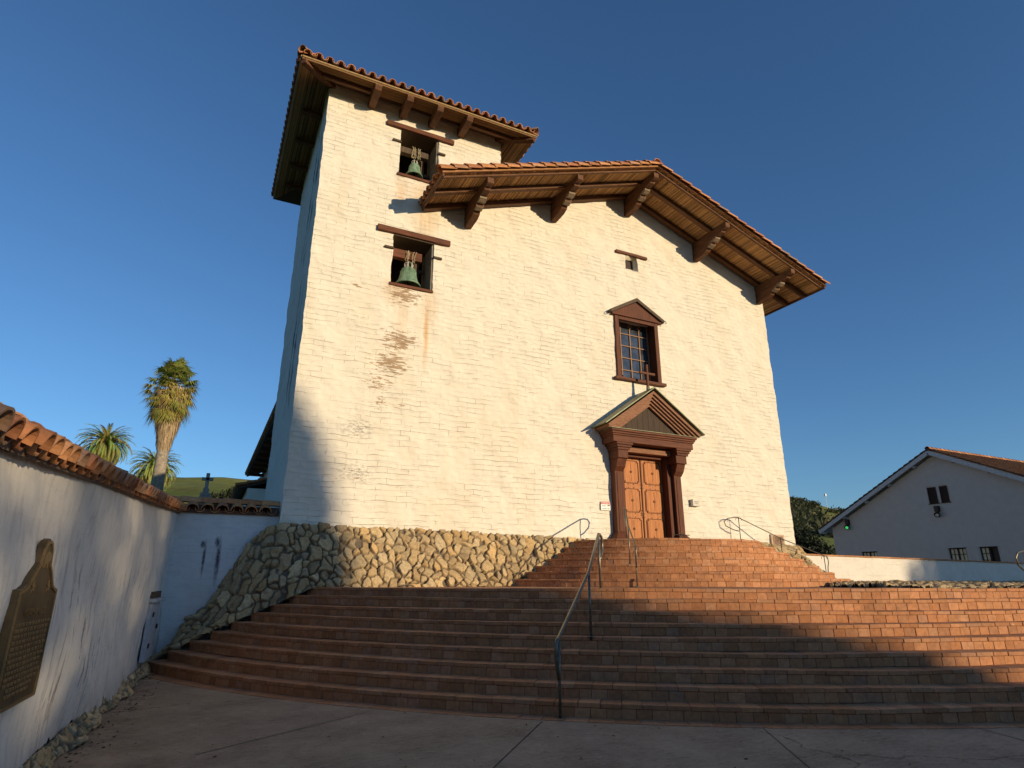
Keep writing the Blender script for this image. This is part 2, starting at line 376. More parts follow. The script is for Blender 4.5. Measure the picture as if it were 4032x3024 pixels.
church = thing('mission_church', (9.8, 15, 1.5), 'tall cream adobe church with tiled roof and side bell tower above the brick stairs', 'church')
XC = 11.87
HOLES = [(3.64, 4.84, 9.40, 10.93), (3.66, 4.85, 12.95, 14.53), (11.12, 12.73, 7.72, 9.9), (11.67, 12.17, 11.76, 12.28), (11.0, 12.74, 2.6, 5.35)]
def ftop(X): return np.where(X < 6.95, 15.42, 14.6 - .36 * np.abs(X - XC))
def fpos(U, V): return np.stack([U, np.full_like(U, 15.), V], -1)
ex = [6.949, 6.951] + [h[0] for h in HOLES] + [h[1] for h in HOLES]; ez = [h[2] for h in HOLES] + [h[3] for h in HOLES]
grid_wall('front_wall', lines(1.5, 18.1, .05, ex), lines(2.4, 15.42, .05, ez), fpos, M['facade'], church, HOLES, ftop, .9)
grid_wall('tower_side_wall', lines(15, 20.3, .08), lines(0, 15.42, .08), lambda U, V: np.stack([np.full_like(U, 1.5), U, V], -1), M['adobe_side'], church)
grid_wall('nave_side_wall', lines(15, 50, .25), lines(1.4, 12.4, .12), lambda U, V: np.stack([np.full_like(U, 18.1), U, V], -1), M['adobe_side'], church)
b = MB(); b.box(6.93, 6.95, 15.01, 20.3, 11, 15.4); b.box(1.52, 6.94, 20.28, 20.3, 0, 15.4)
b.build('tower_back_wall', M['adobe_side'], church)
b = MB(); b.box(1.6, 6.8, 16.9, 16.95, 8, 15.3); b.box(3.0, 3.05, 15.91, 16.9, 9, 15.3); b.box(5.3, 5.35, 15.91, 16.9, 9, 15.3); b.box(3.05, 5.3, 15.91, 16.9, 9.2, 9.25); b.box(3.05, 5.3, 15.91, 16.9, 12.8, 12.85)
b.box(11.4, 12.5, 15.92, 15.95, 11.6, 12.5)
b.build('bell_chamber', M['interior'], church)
# deep cracks on the tower flank
for keys in (((10.0, 16.9), (11.2, 16.2), (12.4, 15.9), (13.3, 15.75), (14.5, 15.7)), ((5.6, 16.4), (7.2, 16.3), (8.6, 16.05), (9.6, 15.9))):
    b = MB(); kz = [k[0] for k in keys]; ky = [k[1] for k in keys]; zs = np.linspace(kz[0], kz[-1], 40); L = []; Rr = []
    for i, z in enumerate(zs):
        y = float(np.interp(z, kz, ky)) + .05 * math.sin(z * 9) + .03 * math.sin(z * 23); w = (.09 + .05 * math.sin(z * 5)) * math.sin(math.pi * i / 39) + .008
        L.append((1.44, y - w, z)); Rr.append((1.44, y + w, z))
    for i in range(39): b.add([L[i], Rr[i], Rr[i + 1], L[i + 1]], [(0, 1, 2, 3)])
    b.build('crack', M['seam'], church)
# aisle behind the tower
b = MB(); b.box(2.4, 6.9, 20.31, 50, 0, 7.3); b.build('aisle_wall', M['adobe_side'], church)
b = MB(); b.box(1.3, 2.3, 27, 38.4, 0, 5.2); b.build('annexe_wall', M['adobe_side'], church)

# ---------------------------------------------------------------- clay tiles
TC = [(.52, .23, .095), (.46, .19, .08), (.57, .27, .12), (.42, .17, .08), (.5, .25, .13), (.55, .24, .09), (.36, .21, .13)]
def barrel(mb, P0, P1, up, r0, r1, th=.014, n=6, convex=True, col=None, ends=True):
    P0, P1, up = Vector(P0), Vector(P1), Vector(up); d = (P1 - P0).normalized(); x = d.cross(up).normalized(); u = x.cross(d).normalized(); s = 1 if convex else -1
    vs = []
    for P, r in ((P0, r0), (P1, r1)):
        for rr in (r, r - th):
            for k in range(n + 1):
                a = math.pi * k / n; vs.append(P + x * (math.cos(a) * rr) + u * (math.sin(a) * rr * s))
    m = n + 1; fs = []
    for k in range(n):
        fs += [(k, k + 1, 2 * m + k + 1, 2 * m + k), (m + k, 3 * m + k, 3 * m + k + 1, m + k + 1)]
        fs += [(k, m + k, m + k + 1, k + 1), (2 * m + k, 2 * m + k + 1, 3 * m + k + 1, 3 * m + k)]
    fs += [(0, 2 * m, 3 * m, m), (n, m + n, 3 * m + n, 2 * m + n)]
    c = random.choice(TC) if col is None else col; j = random.uniform(.8, 1.15); mb.cur = tuple(v * j for v in c); mb.add(vs, fs)
def tile_run(mb, A, B, up, w=.27, expo=.42, pans=True, n=6, maxlen=None, r=.112, tone=1.):  # the last factor only scales the tile colours of the run
    """one column of cover tiles from eave point A up to ridge point B"""
    A, B, up = Vector(A), Vector(B), Vector(up); L = (B - A).length; d = (B - A) / L; k = 0
    while k * expo < L - .05:
        p = A + d * (k * expo) + up * (.045 + random.uniform(-.004, .006)) + d.cross(up) * random.uniform(-.006, .006)
        q = A + d * min(k * expo + expo + .07, L + .05) + up * .025
        c = random.choice(TC); barrel(mb, p, q, up, r, r * .8, .014, n, True, tuple(v * tone for v in c)); k += 1
def pan_run(mb, A, B, up, expo=.42, n=5, r=.1):
    A, B, up = Vector(A), Vector(B), Vector(up); L = (B - A).length; d = (B - A) / L; k = 0
    while k * expo < L - .05:
        p = A + d * (k * expo) + up * .125; q = A + d * min(k * expo + expo + .06, L) + up * .1
        barrel(mb, p, q, up, r * .85, r, .012, n, False); k += 1
# nave roof
SL = .36; YF = 13.2; XL, XR = 4.4, 19.4; YE = 50
def zroof(x, off): return off - SL * abs(x - XC)
nroof = MB()
for sx, xe in ((-1, XL), (1, XR)):
    for a, b_, y0, y1 in ((XC, xe, YF, 15.02), (XC, 6.96 if sx < 0 else xe, 15.021, 20.3), (XC, xe if sx > 0 else 6.96, 20.301, YE)):
        vs = []
        for off in (14.70, 14.76):
            vs += [(a, y0, zroof(a, off)), (b_, y0, zroof(b_, off)), (b_, y1, zroof(b_, off)), (a, y1, zroof(a, off))]
        nroof.add(vs, [(0, 3, 2, 1), (4, 5, 6, 7), (0, 1, 5, 4), (1, 2, 6, 5), (2, 3, 7, 6), (3, 0, 4, 7)])
roof = nroof.build('roof', simple('roof_bed_mortar', (.34, .16, .08), .9, .2, 0, .25, 10), church)
tl = MB(); up_l = Vector((-SL, 0, 1)).normalized(); up_r = Vector((SL, 0, 1)).normalized()
ny = 0; y = YF + .03
while y < 44:
    near = y < 16
    xl = XL - .06 if y < 15.05 else (7.06)
    n = 7 if near else 4; rt_ = (.175, .175)[ny] if ny < 2 else .125; lf_ = (-.05, .1)[ny] if ny < 2 else 0.; ny += 1
    tile_run(tl, (xl, y, zroof(xl, 14.76) + lf_), (XC, y, zroof(XC, 14.76) + lf_), up_l, n=n, expo=.42, r=rt_)
    tile_run(tl, (XR + .06, y, zroof(XR + .06, 14.76) + lf_), (XC, y, zroof(XC, 14.76) + lf_), up_r, n=n, expo=.42, r=rt_)
    if y < 15.0:
        pan_run(tl, (xl - .0, y + .135, zroof(xl, 14.76) - .03), (XC, y + .135, zroof(XC, 14.76) - .03), up_l)
        pan_run(tl, (XR + .06, y + .135, zroof(XR + .06, 14.76) - .03), (XC, y + .135, zroof(XC, 14.76) - .03), up_r)
    y += (.17 if ny == 1 else .27) if near else .3
yy = YF - .02
while yy < 44: barrel(tl, (XC, yy, 14.88), (XC, yy + .48, 14.86), (0, 0, 1), .15, .13, .016, 7); yy += .42
tl.build('roof_tiles', M['tile'], roof)
# reeds of the soffit, running front to back
def reeds_y(mb, x0, x1, y0, y1, zf, step=.031):
    x = x0; 
    while x < x1:
        r = random.uniform(.011, .018); g = random.uniform(.4, 1.3); mb.cur = (.58 * g, .33 * g, .14 * g)
        j = random.uniform(-.006, .004); sk = random.uniform(-.035, .035); p = Vector((x, y0 + random.uniform(-.02, .05), zf(x) + j)); q = Vector((x + sk, y1, zf(x + sk) + j)); x1_ = Vector((r, 0, -SL * r if x > XC else SL * r))
        mb.add([p - x1_, p + Vector((0, 0, -r)), p + x1_, q - x1_, q + Vector((0, 0, -r)), q + x1_], [(0, 1, 4, 3), (1, 2, 5, 4)])
        x += step * random.uniform(.8, 1.25)
rd = MB(); zr = lambda x: zroof(x, 14.688)
reeds_y(rd, XL + .02, XR - .02, YF + .03, 15.03, zr)
rd.build('reed_soffit', M['reed'], roof)
rd = MB(); reeds_y(rd, 18.12, XR - .02, 15.03, 24, zr, .03); rd.build('reed_soffit', M['reed'], roof)
for y0, w, zb_ in ((YF + .1, .08, 14.61), (13.98, .17, 14.55), (14.78, .18, 14.53)):
    for sx, xe in ((-1, XL + .05), (1, XR - .12)):
        m_ = MB(); vs = []
        for x, e in ((XC + sx * .003, 0), (xe, 0)):
            for yv in (y0, y0 + w):
                for off in (zb_, 14.672): vs.append((x, yv, zroof(x, off)))
        m_.add(vs, [(0, 1, 3, 2), (4, 6, 7, 5), (0, 2, 6, 4), (1, 5, 7, 3), (0, 4, 5, 1), (2, 3, 7, 6)])
        m_.build('rafter', M['beam_x'], roof, .012)
fb = MB()
for sx, xe in ((-1, XL), (1, XR)):
    fb.bar((XC, YF - .006, zroof(XC, 14.735)), (xe, YF - .006, zroof(xe, 14.735)), .03, .055)
fb.build('fascia', simple('pale_fascia', (.4, .2, .08), .7, .3, 0, .2, 6), roof)
for x in (XL + .04, XR - .04):
    b = MB(); b.bar((x, YF + .02, zroof(x, 14.66)), (x, 15.0 if x < 9 else 30, zroof(x, 14.66)), .05, .1); b.build('fascia', M['beam_y'], roof)
for i in range(5):
    x = 5.86 + 3 * i; zt = zroof(x, 14.6) - (.0 if i == 2 else .035)
    if i == 2: zt = 14.54
    prof = [(15.05, zt), (YF + .1, zt), (YF + .1, zt - .17), (YF + .16, zt - .2), (YF + .3, zt - .2), (YF + .33, zt - .27), (YF + .55, zt - .3), (15.05, zt - .3)]
    m_ = MB(); m_.prism(prof, 0, x - .1, x + .1); bo = m_.build('beam', M['beam_y'], roof, .01)
    z2 = zt - .303
    prof = [(15.05, z2), (YF + .62, z2), (YF + .6, z2 - .07), (YF + .7, z2 - .12), (YF + .82, z2 - .1), (YF + .86, z2 - .2), (YF + 1.0, z2 - .24), (YF + 1.05, z2 - .2), (YF + 1.12, z2 - .3), (YF + 1.3, z2 - .37), (15.05, z2 - .4)]
    m_ = MB(); m_.prism(prof, 0, x - .105, x + .105); m_.build('corbel', M['beam_y'], roof, .01)
    m_ = MB(); m_.prism([(YF + .598, z2 - .005), (YF + .598, z2 - .068), (YF + .7, z2 - .125), (YF + .83, z2 - .105), (YF + .86, z2 - .2), (YF + 1.0, z2 - .245), (YF + 1.04, z2 - .2), (YF + .75, z2 - .02)], 0, x - .108, x + .108)
    m_.build('carved_end', M['beam_pale'], roof)
# gable stub purlins past the right wall
for y0 in (14.05, 14.85):
    b = MB(); b.tube([(18.2, y0, zroof(18.2, 14.52)), (19.25, y0, zroof(19.25, 14.55))], .07, 8); b.build('purlin', M['beam_x'], roof)
# ---------------------------------------------------------------- tower roof
TX0, TX1, TY0, TY1, TZ = .62, 7.78, 14.1, 21.3, 15.06; TS = .36
tb = MB(); cx_, cy_ = (TX0 + TX1) / 2, (TY0 + TY1) / 2; hz_ = TS * (TX1 - TX0) / 2
for off in (0,):
    c4 = [(TX0, TY0), (TX1, TY0), (TX1, TY1), (TX0, TY1)]
    lo = [(x, y, TZ) for x, y in c4]; hi = [(x, y, TZ + .07) for x, y in c4]
    tb.add(lo + hi + [(cx_, cy_, TZ + hz_), (cx_, cy_, TZ + hz_ + .07)], [(0, 1, 5, 4), (1, 2, 6, 5), (2, 3, 7, 6), (3, 0, 4, 7), (1, 0, 8), (2, 1, 8), (3, 2, 8), (0, 3, 8), (4, 5, 9), (5, 6, 9), (6, 7, 9), (7, 4, 9)])
troof = tb.build('tower_roof', simple('tower_roof_bed', (.12, .07, .04), .9), church)
tt = MB(); sp = .29
def hip_side(o, along, inward, length, depth, near):
    o, along, inward = Vector(o), Vector(along), Vector(inward); up = (Vector((0, 0, 1)) - inward * TS).normalized(); k = 0
    s_ = .14
    while s_ < length - .1:
        reach = min(s_, length - s_) * depth / (length / 2)
        for half, conv in ((0, True), (sp / 2, False)):
            ss = s_ + half
            if ss > length - .1: continue
            rc = max(.35, min(ss, length - ss) * depth / (length / 2))
            A = o + along * ss - inward * .07; B = o + along * ss + inward * rc; A.z = TZ + .07 - .07 * TS; B.z = TZ + .07 + rc * TS
            if conv: tile_run(tt, A, B, up, n=8 if near else 5, r=.12, expo=.4)
            elif near: pan_run(tt, A, B, up, r=.115, n=8, expo=.4)
        s_ += sp
D_ = (TX1 - TX0) / 2
hip_side((TX0, TY0, 0), (1, 0, 0), (0, 1, 0), TX1 - TX0, D_, True)
hip_side((TX0, TY1, 0), (0, -1, 0), (1, 0, 0), TY1 - TY0, D_, True)
hip_side((TX1, TY0, 0), (0, 1, 0), (-1, 0, 0), TY1 - TY0, D_, True)
hip_side((TX1, TY1, 0), (-1, 0, 0), (0, -1, 0), TX1 - TX0, D_, False)
for cx0, cy0 in ((TX0, TY0), (TX1, TY0), (TX0, TY1), (TX1, TY1)):
    A = Vector((cx0 - .03 * (1 if cx0 < 4 else -1), cy0 - .03 * (1 if cy0 < 18 else -1), TZ + .16)); B = Vector((cx_, cy_, TZ + hz_ + .2)); tile_run(tt, A, B, (0, 0, 1), n=7, r=.13)
tt.build('roof_tiles', M['tile'], troof)
def reeds_eave(mb, o, along, inward, length, width, rows):
    o, along, inward = Vector(o), Vector(along), Vector(inward)
    for k in range(rows):
        t_ = width * (k + .5) / rows; g = random.uniform(.35, 1.3); mb.cur = (.5 * g, .28 * g, .12 * g); s0 = t_; r = width / rows * .55; 
        L = length - t_; n_ = 8; p0 = None
        pts = [o + along * (s0 + (L - s0) * i / n_) + inward * (t_ + random.uniform(-.004, .004)) + Vector((0, 0, t_ * TS - .012 + random.uniform(-.006, .006))) for i in range(n_ + 1)]
        for i in range(n_):
            a_, b_ = pts[i], pts[i + 1]; mb.add([a_ - inward * r, a_ - Vector((0, 0, r)), a_ + inward * r, b_ - inward * r, b_ - Vector((0, 0, r)), b_ + inward * r], [(0, 1, 4, 3), (1, 2, 5, 4)])
tr = MB(); E_ = (.0, .0)
reeds_eave(tr, (TX0, TY0, TZ), (1, 0, 0), (0, 1, 0), TX1 - TX0, .92, 24)
reeds_eave(tr, (TX0, TY1, TZ), (0, -1, 0), (1, 0, 0), TY1 - TY0, .92, 44)
reeds_eave(tr, (TX1, TY0, TZ), (0, 1, 0), (-1, 0, 0), TY1 - TY0, .9, 44)
tr.build('reed_soffit', M['reed'], troof)
b = MB()
b.tube([(TX0 + .02, TY0 - .0, TZ + .03), (TX1 - .02, TY0, TZ + .03)], .028, 8); b.tube([(TX0, TY0, TZ + .03), (TX0, TY1, TZ + .03)], .028, 8); b.tube([(TX1, TY0, TZ + .03), (TX1, TY1, TZ + .03)], .028, 8)
b.build('eave_pole', simple('split_pole', (.36, .24, .11), .7, .3, 0, .3, 12), troof)
for x in (2.72, 3.66, 4.58, 5.52):
    m_ = MB(); m_.prism([(15.04, 15.2), (14.1, 15.02), (14.1, 14.97), (14.17, 14.87), (14.55, 14.85), (15.04, 14.9)], 0, x - .1, x + .1); m_.build('beam', M['beam_y'], troof, .012)
for a_, b_ in (((TX0 + .05, TY0 + .05, TZ - .07), (1.75, 15.2, TZ + .24)), ((TX1 - .05, TY0 + .05, TZ - .07), (6.75, 15.1, TZ + .24))):
    m_ = MB(); m_.bar(a_, b_, .17, .15); m_.build('hip_beam', M['beam_y'], troof, .012)
for x0_, x1_ in ((1.0, 2.6), (5.65, 7.4)):
    m_ = MB(); m_.bar((x0_, 14.62, 15.13), (x1_, 14.62, 15.13), .11, .09); m_.build('plate', M['beam_x'], troof, .01)
for yv in (14.95,):
    m_ = MB(); m_.box(1.3, 7.1, 14.86, 14.97, 15.29, 15.39); m_.build('plate', M['beam_x'], troof, .01)
for yv in (16.2, 17.6, 19.0, 20.2):
    m_ = MB(); m_.box(.95, 1.5, yv - .08, yv + .08, 15.0, 15.14); m_.build('beam', M['beam_x'], troof, .012)
# aisle roofs
def lean_roof(x0, z0, x1, y0, y1, s, near):
    m_ = MB(); z1 = z0 + (x1 - x0) * s
    m_.add([(x0, y0, z0), (x1, y0, z1), (x1, y1, z1), (x0, y1, z0), (x0, y0, z0 + .08), (x1, y0, z1 + .08), (x1, y1, z1 + .08), (x0, y1, z0 + .08)], [(0, 3, 2, 1), (4, 5, 6, 7), (0, 1, 5, 4), (1, 2, 6, 5), (2, 3, 7, 6), (3, 0, 4, 7)])
    o = m_.build('aisle_roof', simple('dark_eave_boards', (.06, .04, .03), .9), church)
    t_ = MB(); y = y0 + .1
    while y < y1:
        tile_run(t_, (x0 - .06, y, z0 + .08), (x1, y, z1 + .08), Vector((-s, 0, 1)).normalized(), n=6, r=.12, tone=.75); pan_run(t_, (x0 - .04, y + .14, z0 + .05), (x0 + .9, y + .14, z0 + .05 + .9 * s), Vector((-s, 0, 1)).normalized()); y += .28
    t_.build('roof_tiles', M['tile'], o)
    return o
ar = lean_roof(1.62, 7.0, 6.9, 20.35, 36.2, .38, True)
for yv in np.arange(21, 36, 1.4): boxpart('eave_beam', M['beam_x'], ar, (1.7, 2.5, yv, yv + .12, 6.9, 7.05))
lean_roof(.95, 5.15, 2.42, 27, 38.6, .3, True)

# ---------------------------------------------------------------- lintels, sills, pegs
boxpart('lintel', M['frame_x'], church, (3.17, 5.31, 14.91, 15.06, 10.93, 11.1))
boxpart('lintel', M['frame_x'], church, (3.21, 5.32, 14.91, 15.06, 14.5, 14.65))
boxpart('lintel', M['frame_x'], church, (11.27, 12.58, 14.93, 15.06, 12.28, 12.38))
boxpart('sill', M['frame_x'], church, (3.6, 4.86, 14.95, 15.5, 9.34, 9.42)); boxpart('sill', M['frame_x'], church, (3.62, 4.86, 14.95, 15.5, 12.89, 12.97))
for x0_, x1_, z in ((3.4, 3.66, 10.47), (4.83, 5.08, 10.47), (3.42, 3.68, 14.04), (4.84, 5.06, 14.04)):
    boxpart('peg', M['plank'], church, (x0_, x1_, 14.93, 15.02, z - .03, z + .03))
for z0_, z1_ in ((9.42, 10.92), (12.97, 14.52)):
    boxpart('lining', M['plank'], church, (3.66, 4.82, 14.97, 15.9, z1_ - .03, z1_ + .002)); boxpart('shaded_jamb', M['shaded_jamb'], church, (4.785, 4.83, 15.03, 15.9, z0_, z1_ - .03))  # thin dark sheet puts shade on the right side of each opening
boxpart('shutter', M['dark_shutter'], church, (11.68, 11.72, 15.15, 15.3, 11.78, 12.27), (11.72, 12.16, 15.24, 15.28, 11.78, 12.27))
# bells
def bell(cx, cz, r, h, lab, beamz, hx):
    c = Vector((cx, 15.3, cz)); t_ = thing('bell', c, lab, 'bell', 'bells hanging in the tower openings')
    prof = [(r * .9, -.0), (r, 0), (r, .03), (r * .93, h * .1), (r * .78, h * .28), (r * .68, h * .5), (r * .62, h * .75), (r * .55, h * .92), (r * .3, h), (0.001, h * 1.01)]
    m_ = MB(); m_.lathe(prof, c, 36); m_.lathe([(r * .9, 0), (r * .7, h * .3), (r * .55, h * .8), (.001, h * .9)], c, 36)
    m_.build('body', M['bronze'], t_, smooth=True)
    for pr_ in ([(r * .96, h * .07), (r * .97 , h * .085), (r * .93, h * .1)], [(r * .625, h * .74), (r * .65, h * .76), (r * .62, h * .78)]):
        m_ = MB(); m_.lathe(pr_, c, 36); m_.build('raised_band', M['bronze'], t_, smooth=True)
    m_ = MB()
    for a in (0, 1.05, 2.1):
        dx, dy = math.cos(a) * r * .3, math.sin(a) * r * .3
        m_.tube([(cx - dx, 15.3 - dy, cz + h * .97), (cx - dx * 1.1, 15.3 - dy * 1.1, cz + h * 1.25), (cx, 15.3, cz + h * 1.38), (cx + dx * 1.1, 15.3 + dy * 1.1, cz + h * 1.25), (cx + dx, 15.3 + dy, cz + h * .97)], r * .06, 6)
    m_.build('crown', simple('worn_iron', (.4, .38, .32), .6, .4, 0, .2), t_)
    m_ = MB(); rr = random.Random(int(cx * 100 + cz))
    for k in range(9):
        x = cx + rr.uniform(-.14, .14); pts = [(x + rr.uniform(-.03, .03), 15.3 - .12 + rr.uniform(-.05, .03), cz + h * 1.25 + (beamz + .15 - cz - h * 1.25) * i / 5) for i in range(6)]; m_.tube(pts, .009, 5)
    m_.build('rope', simple('old_rope', (.4, .33, .2), .9, .1, 0, .2), t_)
    m_ = MB(); m_.tube([(cx, 15.3, cz + h * .8), (cx, 15.3, cz + .02)], .015, 6); m_.lathe([(.001, -.09), (.04, -.06), (.045, 0), (.02, .05)], (cx, 15.3, cz + .03), 10); m_.build('clapper', M['iron'], t_)
bell(4.21, 9.56, .36, .56, 'larger green bronze bell hanging in the lower tower opening', 10.45, 0)
bell(4.21, 13.2, .26, .44, 'smaller green bronze bell hanging in the upper tower opening', 14.0, 0)
boxpart('headstock', M['frame_x'], church, (3.66, 4.56, 15.2, 15.38, 10.36, 10.62)); boxpart('headstock', M['plank'], church, (3.67, 4.6, 15.2, 15.38, 13.9, 14.1))
boxpart('bell_brace', M['plank'], church, (4.45, 4.6, 15.6, 15.7, 9.42, 10.9), (4.6, 4.82, 15.55, 15.62, 10.2, 10.3)); boxpart('bell_brace', M['plank'], church, (4.45, 4.6, 15.6, 15.7, 12.97, 14.5), (4.6, 4.83, 15.55, 15.62, 13.5, 13.6))
# ---------------------------------------------------------------- upper window
wx = 11.925
win = MB(); win.box(11.05, 11.2, 14.93, 15.02, 7.78, 9.92); win.box(12.65, 12.8, 14.93, 15.02, 7.78, 9.92); win.box(11.2, 12.65, 14.93, 15.02, 9.78, 9.92)
win.box(11.06, 11.17, 15.02, 15.36, 7.72, 9.9); win.box(12.68, 12.79, 15.02, 15.36, 7.72, 9.9)
window = win.build('window', M['frame'], church, .006)
boxpart('sill', M['frame_x'], window, (10.93, 12.93, 14.86, 15.36, 7.68, 7.775))
m_ = MB(); m_.prism([(10.95, 9.925), (12.9, 9.925), (12.9, 9.98), (wx, 10.5), (10.95, 9.98)], 1, 14.9, 15.02); m_.build('pediment', M['frame'], window, .004)
m_ = MB(); m_.prism([(10.85, 9.92), (wx, 10.51), (13.0, 9.92), (13.04, 10.02), (wx, 10.64), (10.81, 10.02)], 1, 14.82, 15.02); m_.build('pediment_moulding', M['plank'], window, .006)
boxpart('moulding', M['frame_x'], window, (10.92, 12.93, 14.87, 15.015, 9.90, 9.95))
boxpart('pane', M['glass'], window, (11.17, 12.68, 15.37, 15.38, 7.75, 9.95), bevel=0)
m_ = MB()
for i in range(4): x = 11.53 - .38 + .383 * i + (.0); m_.box(x - .016 + .36 * 0, x + .016, 15.33, 15.369, 7.76, 9.94)
m_.box(12.645, 12.68, 15.33, 15.369, 7.76, 9.94)
for i in range(6): z = 7.78 + .426 * i; m_.box(11.17, 12.68, 15.335, 15.366, z - .014, z + .014)
for x in (11.92, 12.3):
    zc = 9.78; s_ = .085
    for (a_, b_) in (((x - s_, zc), (x, zc + s_)), ((x, zc + s_), (x + s_, zc)), ((x + s_, zc), (x, zc - s_)), ((x, zc - s_), (x - s_, zc))): m_.bar((a_[0], 15.32, a_[1]), (b_[0], 15.32, b_[1]), .02, .022, (0, 1, 0))
m_.build('glazing_bars', wood('pale_glazing_wood', (.2, .1, .05), (.42, .25, .14), 2), window)
for x, s_ in ((10.86, -1), (13.0, 1)):
    m_ = MB(); m_.tube([(x, 15, 9.98), (x, 14.85, 9.98), (x + .06 * s_, 14.82, 10.0), (x + .09 * s_, 14.82, 9.93), (x + .03 * s_, 14.82, 9.9)], .012, 6); m_.build('shutter_hook', M['iron'], window)
# ---------------------------------------------------------------- doorway
PZ = 2.66
dw = MB(); dw.box(10.903, 11.05, 14.9, 15.3, PZ, 5.32); dw.box(12.69, 12.842, 14.9, 15.3, PZ, 5.32); dw.box(11.053, 12.687, 14.98, 15.2, 5.24, 5.5)
doorway = dw.build('doorway', M['frame'], church, .006)
def pil(xo, xi):
    s_ = 1 if xi > xo else -1
    m_ = MB()
    # shaft with fluted edges
    xa, xb = (min(xo, xi), max(xo, xi)); m_.box(xa, xb, 14.78, 15.02, PZ + .3, 4.78); m_.box(xa + .07, xb - .07, 14.765, 14.78, PZ + .32, 4.7)
    p = m_.build('pilaster', M['frame'], doorway, .012)
    m_ = MB(); lo = [(xa - .2, 14.58), (xb + .05 if s_ > 0 else xb + .2, 14.58), (xb + .05 if s_ > 0 else xb + .2, 15.02), (xa - .2, 15.02)]
    if s_ < 0: lo[0] = (xa - .07, 14.58); lo[3] = (xa - .07, 15.02)
    hi = [(xa - .01, 14.765), (xb + .01, 14.765), (xb + .01, 15.02), (xa - .01, 15.02)]
    m_.add([(x, y, PZ - .02) for x, y in lo] + [(x, y, PZ + .03) for x, y in lo] + [(x, y, PZ + .3) for x, y in hi], [(0, 1, 5, 4), (1, 2, 6, 5), (2, 3, 7, 6), (3, 0, 4, 7), (4, 5, 9, 8), (5, 6, 10, 9), (6, 7, 11, 10), (7, 4, 8, 11), (8, 9, 10, 11)])
    m_.build('plinth', M['frame'], p, .01)
    # bracket capital
    m_ = MB(); xin = xb if s_ > 0 else xa
    m_.prism([(15.0, 4.72), (14.78, 4.72), (14.66, 4.85), (14.56, 5.08), (15.0, 5.08)], 0, xa - .02, xb + .03)
    m_.box(xa - .04, xb + .04, 14.5, 15.0, 5.08, 5.32) if s_ > 0 else m_.box(xa - .1, xb + .04, 14.5, 15.0, 5.08, 5.32)
    e = .06
    for k, z in enumerate((5.32, 5.39, 5.46)):
        q = .035 * (k + 1); m_.box(xa - .04 - q, xb + .06 + q, 14.5 - q, 15.0, z, z + .068)
    m_.build('capital', M['frame'], p, .008)
pil(10.62, 10.9); pil(13.12, 12.845)
boxpart('lintel', M['mould'], doorway, (10.95, 12.8, 14.74, 15.0, 5.33, 5.5))
m_ = MB(); m_.box(10.36, 13.38, 14.4, 15.02, 5.53, 5.72)
for k, (z0, z1, q) in enumerate(((5.72, 5.77, .03), (5.77, 5.83, .06), (5.83, 5.9, .1))): m_.box(10.36 - q, 13.38 + q, 14.4 - q, 15.02, z0, z1)
m_.build('entablature', M['frame_x'], doorway, .01)
boxpart('drip_metal', M['green_metal'], doorway, (10.22, 13.52, 14.27, 15.0, 5.9, 5.915), bevel=0)
# pediment: planks and stepped raking mouldings under a metal roof
pz0, ph, hw = 5.92, 1.36, 1.86
m_ = MB()
for k in range(12):
    x0_ = 10.6 + k * .212; x1_ = x0_ + .205; zt = lambda x: pz0 + (1.3 - abs(x - XC)) * .71
    if min(zt(x0_), zt(x1_)) > pz0: m_.add([(x0_, 14.62, pz0), (x1_, 14.62, pz0), (x1_, 14.62, zt(x1_)), (x0_, 14.62, zt(x0_)), (x0_, 14.66, pz0), (x1_, 14.66, pz0), (x1_, 14.66, zt(x1_)), (x0_, 14.66, zt(x0_))], [(0, 1, 2, 3), (4, 7, 6, 5), (0, 3, 7, 4), (1, 5, 6, 2)])
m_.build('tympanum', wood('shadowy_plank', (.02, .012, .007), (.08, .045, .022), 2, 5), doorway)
for k in range(5):
    o1 = .0 + k * .085; o2 = o1 + .095; y0_ = 14.27 + k * .065
    m_ = MB(); top = pz0 + 1.28 - o1; 
    s_ = .70
    def ch(off): return [(XC - (hw - .12), pz0 + 1.30 - off - s_ * (hw - .12)), (XC, pz0 + 1.30 - off), (XC + (hw - .12), pz0 + 1.30 - off - s_ * (hw - .12))]
    A_, B_ = ch(o1), ch(o2)
    def clipz(P):  # cut chevron at the cornice
        out = []
        for i, (x, z) in enumerate(P):
            if z < pz0 + .003: 
                dx = (P[1][1] - pz0 - .003) / s_; x = XC - dx if i == 0 else XC + dx; z = pz0 + .003
            out.append((x, z))
        return out
    A_, B_ = clipz(A_), clipz(B_)
    m_.prism([A_[0], A_[1], B_[1], B_[0]], 1, y0_, 15.0); m_.prism([A_[1], A_[2], B_[2], B_[1]], 1, y0_, 15.0)
    m_.build('raking_moulding', M['mould'], doorway)
m_ = MB()
for s_ in (-1, 1):
    x1_, z1_ = XC + s_ * (hw + .0), 5.99
    m_.add([(XC, 14.2, 7.30), (x1_, 14.2, z1_), (x1_, 15.02, z1_), (XC, 15.02, 7.30), (XC, 14.2, 7.335), (x1_ + s_ * .02, 14.2, z1_ + .025), (x1_ + s_ * .02, 15.02, z1_ + .025), (XC, 15.02, 7.335)], [(0, 1, 2, 3), (4, 7, 6, 5), (0, 4, 5, 1), (1, 5, 6, 2), (2, 6, 7, 3), (3, 7, 4, 0)])
m_.build('canopy_roof', M['green_metal'], doorway)
